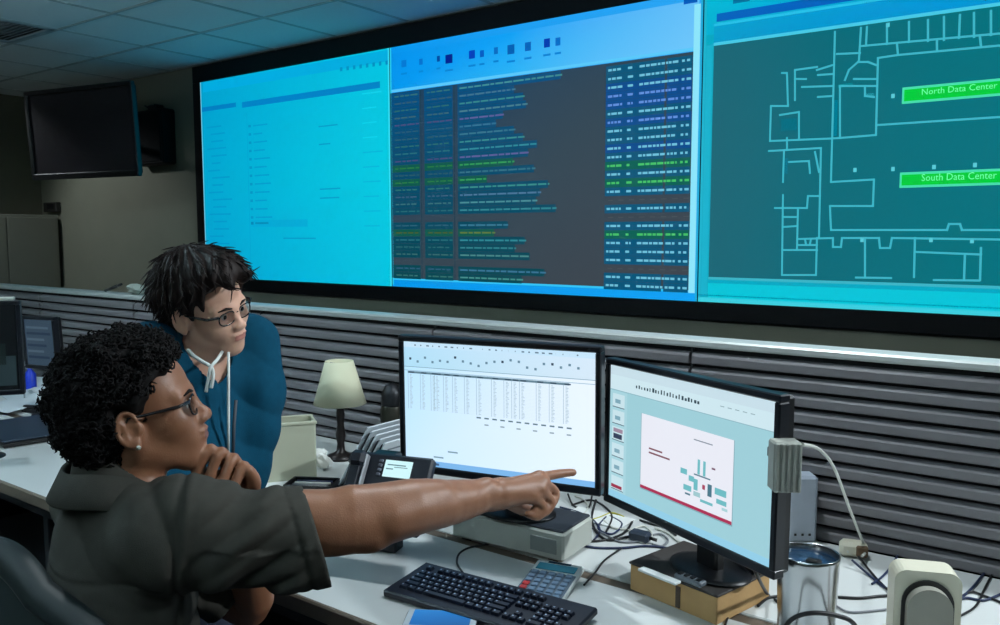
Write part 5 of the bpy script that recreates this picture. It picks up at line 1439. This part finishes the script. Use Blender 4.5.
sdf_obj('body', B2, .0034, [m_skin2, m_lip2], root2, sm=1, face_mat=lips_face(np.array(T2.inverted()), S2))
eyes(T2, S2, root2, [m_eye, m_iris]); brows(T2, S2, root2, m_hair2)
glasses(T2, S2, root2, m_frame1, r=.020, lens=m_lens)
R2 = np.array(T2.to_3x3())
def W2(x, y, z): return np.array(T2 @ Vector((x * S2, y * S2, z * S2)))
HP2 = [ell(W2(-.022, 0, .070), (.114, .090, .098), R2, .03), ell(W2(-.082, 0, .034), (.060, .080, .070), R2, .04), ell(W2(-.072, 0, -.020), (.042, .060, .046), R2, .03), ell(W2(.048, .0, .116), (.062, .066, .034), R2, .04),
       cone(W2(.070, .0, .124), W2(.122, .020, .112), .028, .012, .03), cone(W2(.075, -.03, .116), W2(.108, -.030, .100), .024, .010, .03), cone(W2(-.01, -.083, .06), W2(.014, -.079, .014), .014, .007, .02), cone(W2(-.01, .083, .06), W2(.014, .079, .014), .014, .007, .02),
       cone(W2(.04, -.070, .085), W2(.048, -.070, .056), .016, .008, .03),
       ell(W2(.100, 0, .014), (.050, .086, .070), R2, .012, True), ell(W2(.088, -.01, .046), (.044, .066, .050), R2, .012, True),
       ell(W2(.000, -.102, -.014), (.026, .034, .038), R2, .010, True), ell(W2(.000, .102, -.014), (.026, .034, .038), R2, .010, True),
       ell(W2(.058, -.105, .005), (.045, .046, .062), R2, .010, True), ell(W2(.058, .105, .005), (.045, .046, .062), R2, .010, True)]
T2i = np.array(T2.inverted())
def lock_post(P, d):
    L = P @ T2i[:3, :3].T + T2i[:3, 3]
    a = np.arctan2(L[:, 1] - .02, L[:, 0] + .06)
    return d + .0035 * np.sin(a * 34 + 5 * wob(P, 25, 2)) * np.clip((np.hypot(L[:, 0] + .06, L[:, 1] - .02) - .015) / .04, 0, 1) + .002 * wob(P, 120, 6, 8)
hair2, hv2, hq2 = sdf_obj('hair', HP2, .0038, m_hair2, root2, post=lock_post, amp=.01, sm=1)
hn2 = vert_normals(hv2, hq2)
if ((hn2 * (hv2 - hv2.mean(0))).sum(1)).mean() < 0: hn2 = -hn2
crown = T2 @ Vector((-.065, .02, .15)); st = MB()
for i in rr.choice(len(hv2), 1000, replace=False):
    p0 = Vector(hv2[i]); n0 = Vector(hn2[i]); L = T2.inverted() @ p0
    fl = (p0 - crown); fl = fl - n0 * fl.dot(n0)
    if fl.length < 1e-4: continue
    fl.normalize(); fl = (fl + Vector(rr.randn(3)) * .07).normalized(); ln = rr.uniform(.022, .045)
    if L.z < .0: ln *= .5
    if (L.x > .03 and L.z < .095) or (L.x > -.02 and L.z < .05 and abs(L.y) > .06): continue
    tip_out = .005 if (L.x < -.08 and L.z < .08) else .0015
    pts = [p0 - n0 * .003, p0 + fl * ln * .4 + n0 * .0012, p0 + fl * ln * .75 + n0 * (.001 + tip_out * .4), p0 + fl * ln + n0 * tip_out]
    st.tube(pts, [.0016, .0018, .0013, .0004], 4, cap=False)
so = st.build('hair_strands', m_hair2, root2); so['kind'] = 'stuff'
# fleece
SW = [ell(chest2, (.118, .170, .19), RB2, .06), ell(waist2, (.125, .158, .20), RB2, .06), ell(pel2 + UP * .03, (.132, .180, .13), RB2, .05), cone(N2 - UP * .035, S2R, .060, .066, .05), cone(N2 - UP * .035, S2L, .060, .068, .05)]
SW += chain([S2L, S2L + (E2L - S2L) * .5 + _R * .012, E2L, (E2L + W2L) / 2, W2L + (E2L - W2L) * .05], [.068, .066, .062, .053, .042], .03)
SW += chain([S2R, S2R + (E2R - S2R) * .5, E2R, (E2R + W2R) / 2, W2R + (E2R - W2R) * .05], [.068, .066, .060, .052, .042], .03)
SW += [cone(N2 - UP * .03 - hdT * .02, N2 + UP * .045 - hdT * .045, .068, .062, .03)]
nh2 = cone(N2 - UP * .02 + hdT * .014, N2 + UP * .12 + hdT * .03, .052, .064, .01)
vn2 = cone(N2 + hdT * .105 - UP * .0, N2 + hdT * .13 - UP * .09, .030, .010, .01)
E2Ln = V3(E2L); N2n = V3(N2); hdTn = V3(hdT); lf2n = V3(lf2)
cutL = (V3(W2L), V3((W2L - E2L).normalized())); cutR = (V3(W2R), V3((W2R - E2R).normalized()))
def fleece_post(P, d):
    z = P[:, 2]
    d = d + .0035 * (1 - 2 * np.abs(np.sin(z * 22 + 2.5 * wob(P, 10, 4) + P @ lf2n * 8))) * np.clip((1.42 - z) / .1, .25, 1) + .0030 * crease(P, 18, 9)
    for (c, n) in (cutL, cutR):
        d = np.where(np.linalg.norm(P - c, axis=1) < .09, np.maximum(d, (P - c) @ n + .012), d)
    # front zip groove
    f = (P - N2n) @ lf2n; fr = (P - N2n) @ hdTn
    d = d + np.where(fr > .03, .004 * np.exp(-(f / .004) ** 2), 0)
    d = np.maximum(d, -nh2.d(P)); d = np.maximum(d, -vn2.d(P))
    return d
sdf_obj('fleece', SW, .0042, m_sweat, root2, post=fleece_post, amp=.02, sm=1)
m_cord = mat('pale_cord', (206, 210, 206), .7)
fr0 = N2 + hdT * .078
MB().tube(spline([at(188, 350, 1.99), at(194, 356, 1.975), at(203, 362, 1.965), at(211, 367, 1.96), at(213, 375, 1.958), at(211, 388, 1.96)], 5), .0045, 7).build('drawstring', m_cord, root2)
MB().tube(spline([at(222, 352, 2.03), at(217, 360, 1.98), at(211, 367, 1.958), at(209, 376, 1.957), at(206, 392, 1.96)], 5), .0042, 7).build('drawstring', m_cord, root2)
ly0 = at(228.5, 352, 2.02); ly1 = at(228.5, 452, 1.99)
lany = MB(); lany.tube([ly0, (ly0 * 2 + ly1) / 3, (ly0 + ly1 * 2) / 3, ly1], .0034, 6)
lo_ = lany.build('lanyard', m_cord, root2)
MB().tube([at(236, 400, 2.03), at(234, 425, 2.02), at(233, 455, 2.0)], .004, 6).build('lanyard_strap', mat('dark_strap', (60, 66, 74), .6), lo_)
T2R = [ell(pel2 - UP * .01, (.122, .165, .115), RB2, .05)] + chain([hip2R, (hip2R + an2R) / 2 + hdT * .02, an2R], [.095, .070, .060], .04) + chain([hip2L, (hip2L + an2L) / 2 + hdT * .02, an2L], [.095, .070, .060], .04)
sdf_obj('trousers', T2R, .009, m_jean, root2, post=lambda P, d: np.maximum(d + .004 * wob(P, 30, 4), .06 - P[:, 2]), amp=.01)
for a in (an2R, an2L):
    sdf_obj('shoe', [cone(Vector((a.x, a.y, .042)) - hdT * .03, Vector((a.x, a.y, .038)) + hdT * .15, .04, .036, .02), cone(Vector((a.x, a.y, .04)), Vector((a.x, a.y, .08)), .045, .045, .02)], .006, m_shoe, root2, post=lambda P, d: np.maximum(d, .002 - P[:, 2]))
# ================================================================== office chair of the seated person
m_chair = mat('dark_teal_mesh', (48, 60, 62), .75, var=.15, scale=200, bump=.3, bscale=1200)
CHD = cdir(math.radians(64)); CLF = UP.cross(CHD)
cb = at(-12, 548, 1.30); ctop = cb.z
seat_c = Vector((pel.x, pel.y, 0)) + CHD * .04
chair = thing('office_chair', seat_c, 'dark office chair with a rounded back under the seated person', 'chair', rz=math.atan2(CHD.y, CHD.x))
bc_ = Vector((cb.x, cb.y, 0))
def shell(w2, z0, z1, curve, th, nx=18, nz=14, off=0.0):
    """curved rounded-rectangle backrest"""
    vs = []; fs = []
    def pt(i, j, side):
        a = -1 + 2 * i / nx; b = j / nz
        zz = z0 + (z1 - z0) * b
        ww = w2 * (1 - max(0, (b - .45) / .55) ** 2.6 * .62) * (1 - max(0, (.2 - b) / .2) ** 2 * .25)
        x = a * ww
        dep = curve * (x / w2) ** 2 - .05 * (b - .5) ** 2 + off + .05 * (1 - b)
        zdrop = -.055 * (abs(a) ** 2.4) * b
        return bc_ - CLF * x + CHD * (dep + side * th * (1 - .5 * max(abs(a), 0) ** 6)) + UP * (zz + zdrop)
    n = (nx + 1) * (nz + 1)
    for side in (0, 1):
        for j in range(nz + 1):
            for i in range(nx + 1): vs.append(tuple(pt(i, j, side)))
    def id_(i, j, s): return s * n + j * (nx + 1) + i
    for j in range(nz):
        for i in range(nx):
            fs.append((id_(i, j, 0), id_(i + 1, j, 0), id_(i + 1, j + 1, 0), id_(i, j + 1, 0)))
            fs.append((id_(i, j, 1), id_(i, j + 1, 1), id_(i + 1, j + 1, 1), id_(i + 1, j, 1)))
    for i in range(nx):
        fs.append((id_(i, nz, 0), id_(i + 1, nz, 0), id_(i + 1, nz, 1), id_(i, nz, 1))); fs.append((id_(i, 0, 0), id_(i, 0, 1), id_(i + 1, 0, 1), id_(i + 1, 0, 0)))
    for j in range(nz):
        fs.append((id_(0, j, 0), id_(0, j + 1, 0), id_(0, j + 1, 1), id_(0, j, 1))); fs.append((id_(nx, j, 0), id_(nx, j, 1), id_(nx, j + 1, 1), id_(nx, j + 1, 0)))
    edge = [Vector(vs[id_(i, nz, 0)]) for i in range(nx + 1)]
    left = [Vector(vs[id_(0, j, 0)]) for j in range(nz + 1)]; right = [Vector(vs[id_(nx, j, 0)]) for j in range(nz + 1)]
    return MB().add(vs, fs, smooth=True), left + edge[1:-1] + right[::-1]
bk, rimpath = shell(.25, .56, ctop - .01, .06, .045)
ob = bk.build('backrest', m_chair, chair)
MB().tube([q + CHD * .02 for q in rimpath], .026, 10).build('rim', mat('chair_rim', (40, 50, 52), .55, var=.1), ob)
sm_ = MB(); st_ = []
SM = Matrix.Translation(seat_c + UP * .44) @ Matrix.Rotation(math.atan2(CHD.y, CHD.x), 4, 'Z')
MB().box((0, 0, 0), (.46, .48, .07), M=SM, bev=.03).build('seat', m_chair, chair)
MB().tube([bc_ + UP * .62 - CHD * .01, bc_ + UP * .42 + CHD * .0, seat_c + UP * .39 - CHD * .1], .018, 10).build('back_support', m_black, chair)
MB().cyl(seat_c + UP * .10, seat_c + UP * .41, .028, n=16).build('gas_lift', m_dark_metal, chair)
for k in range(5):
    a = 2 * math.pi * k / 5 + .3; d_ = Vector((math.cos(a), math.sin(a), 0))
    lg = MB().tube([seat_c + UP * .11, seat_c + d_ * .17 + UP * .095, seat_c + d_ * .29 + UP * .075], [.026, .022, .016], 8).build('base_leg', m_black, chair)
    pp_ = seat_c + d_ * .29; sd_ = d_.cross(UP)
    MB().cyl(pp_ + UP * .03 - sd_ * .022, pp_ + UP * .03 + sd_ * .022, .03, n=16).build('caster', m_black, lg)
for sg in (-1, 1):
    q = seat_c + CLF * sg * .27
    MB().tube([q + UP * .43 - CLF * sg * .04, q + UP * .46, q + UP * .62], .014, 8).box((0, 0, 0), (.22, .06, .03), M=Matrix.Translation(q + UP * .635) @ Matrix.Rotation(math.atan2(CHD.y, CHD.x), 4, 'Z'), bev=.01).build('armrest', m_black, chair)
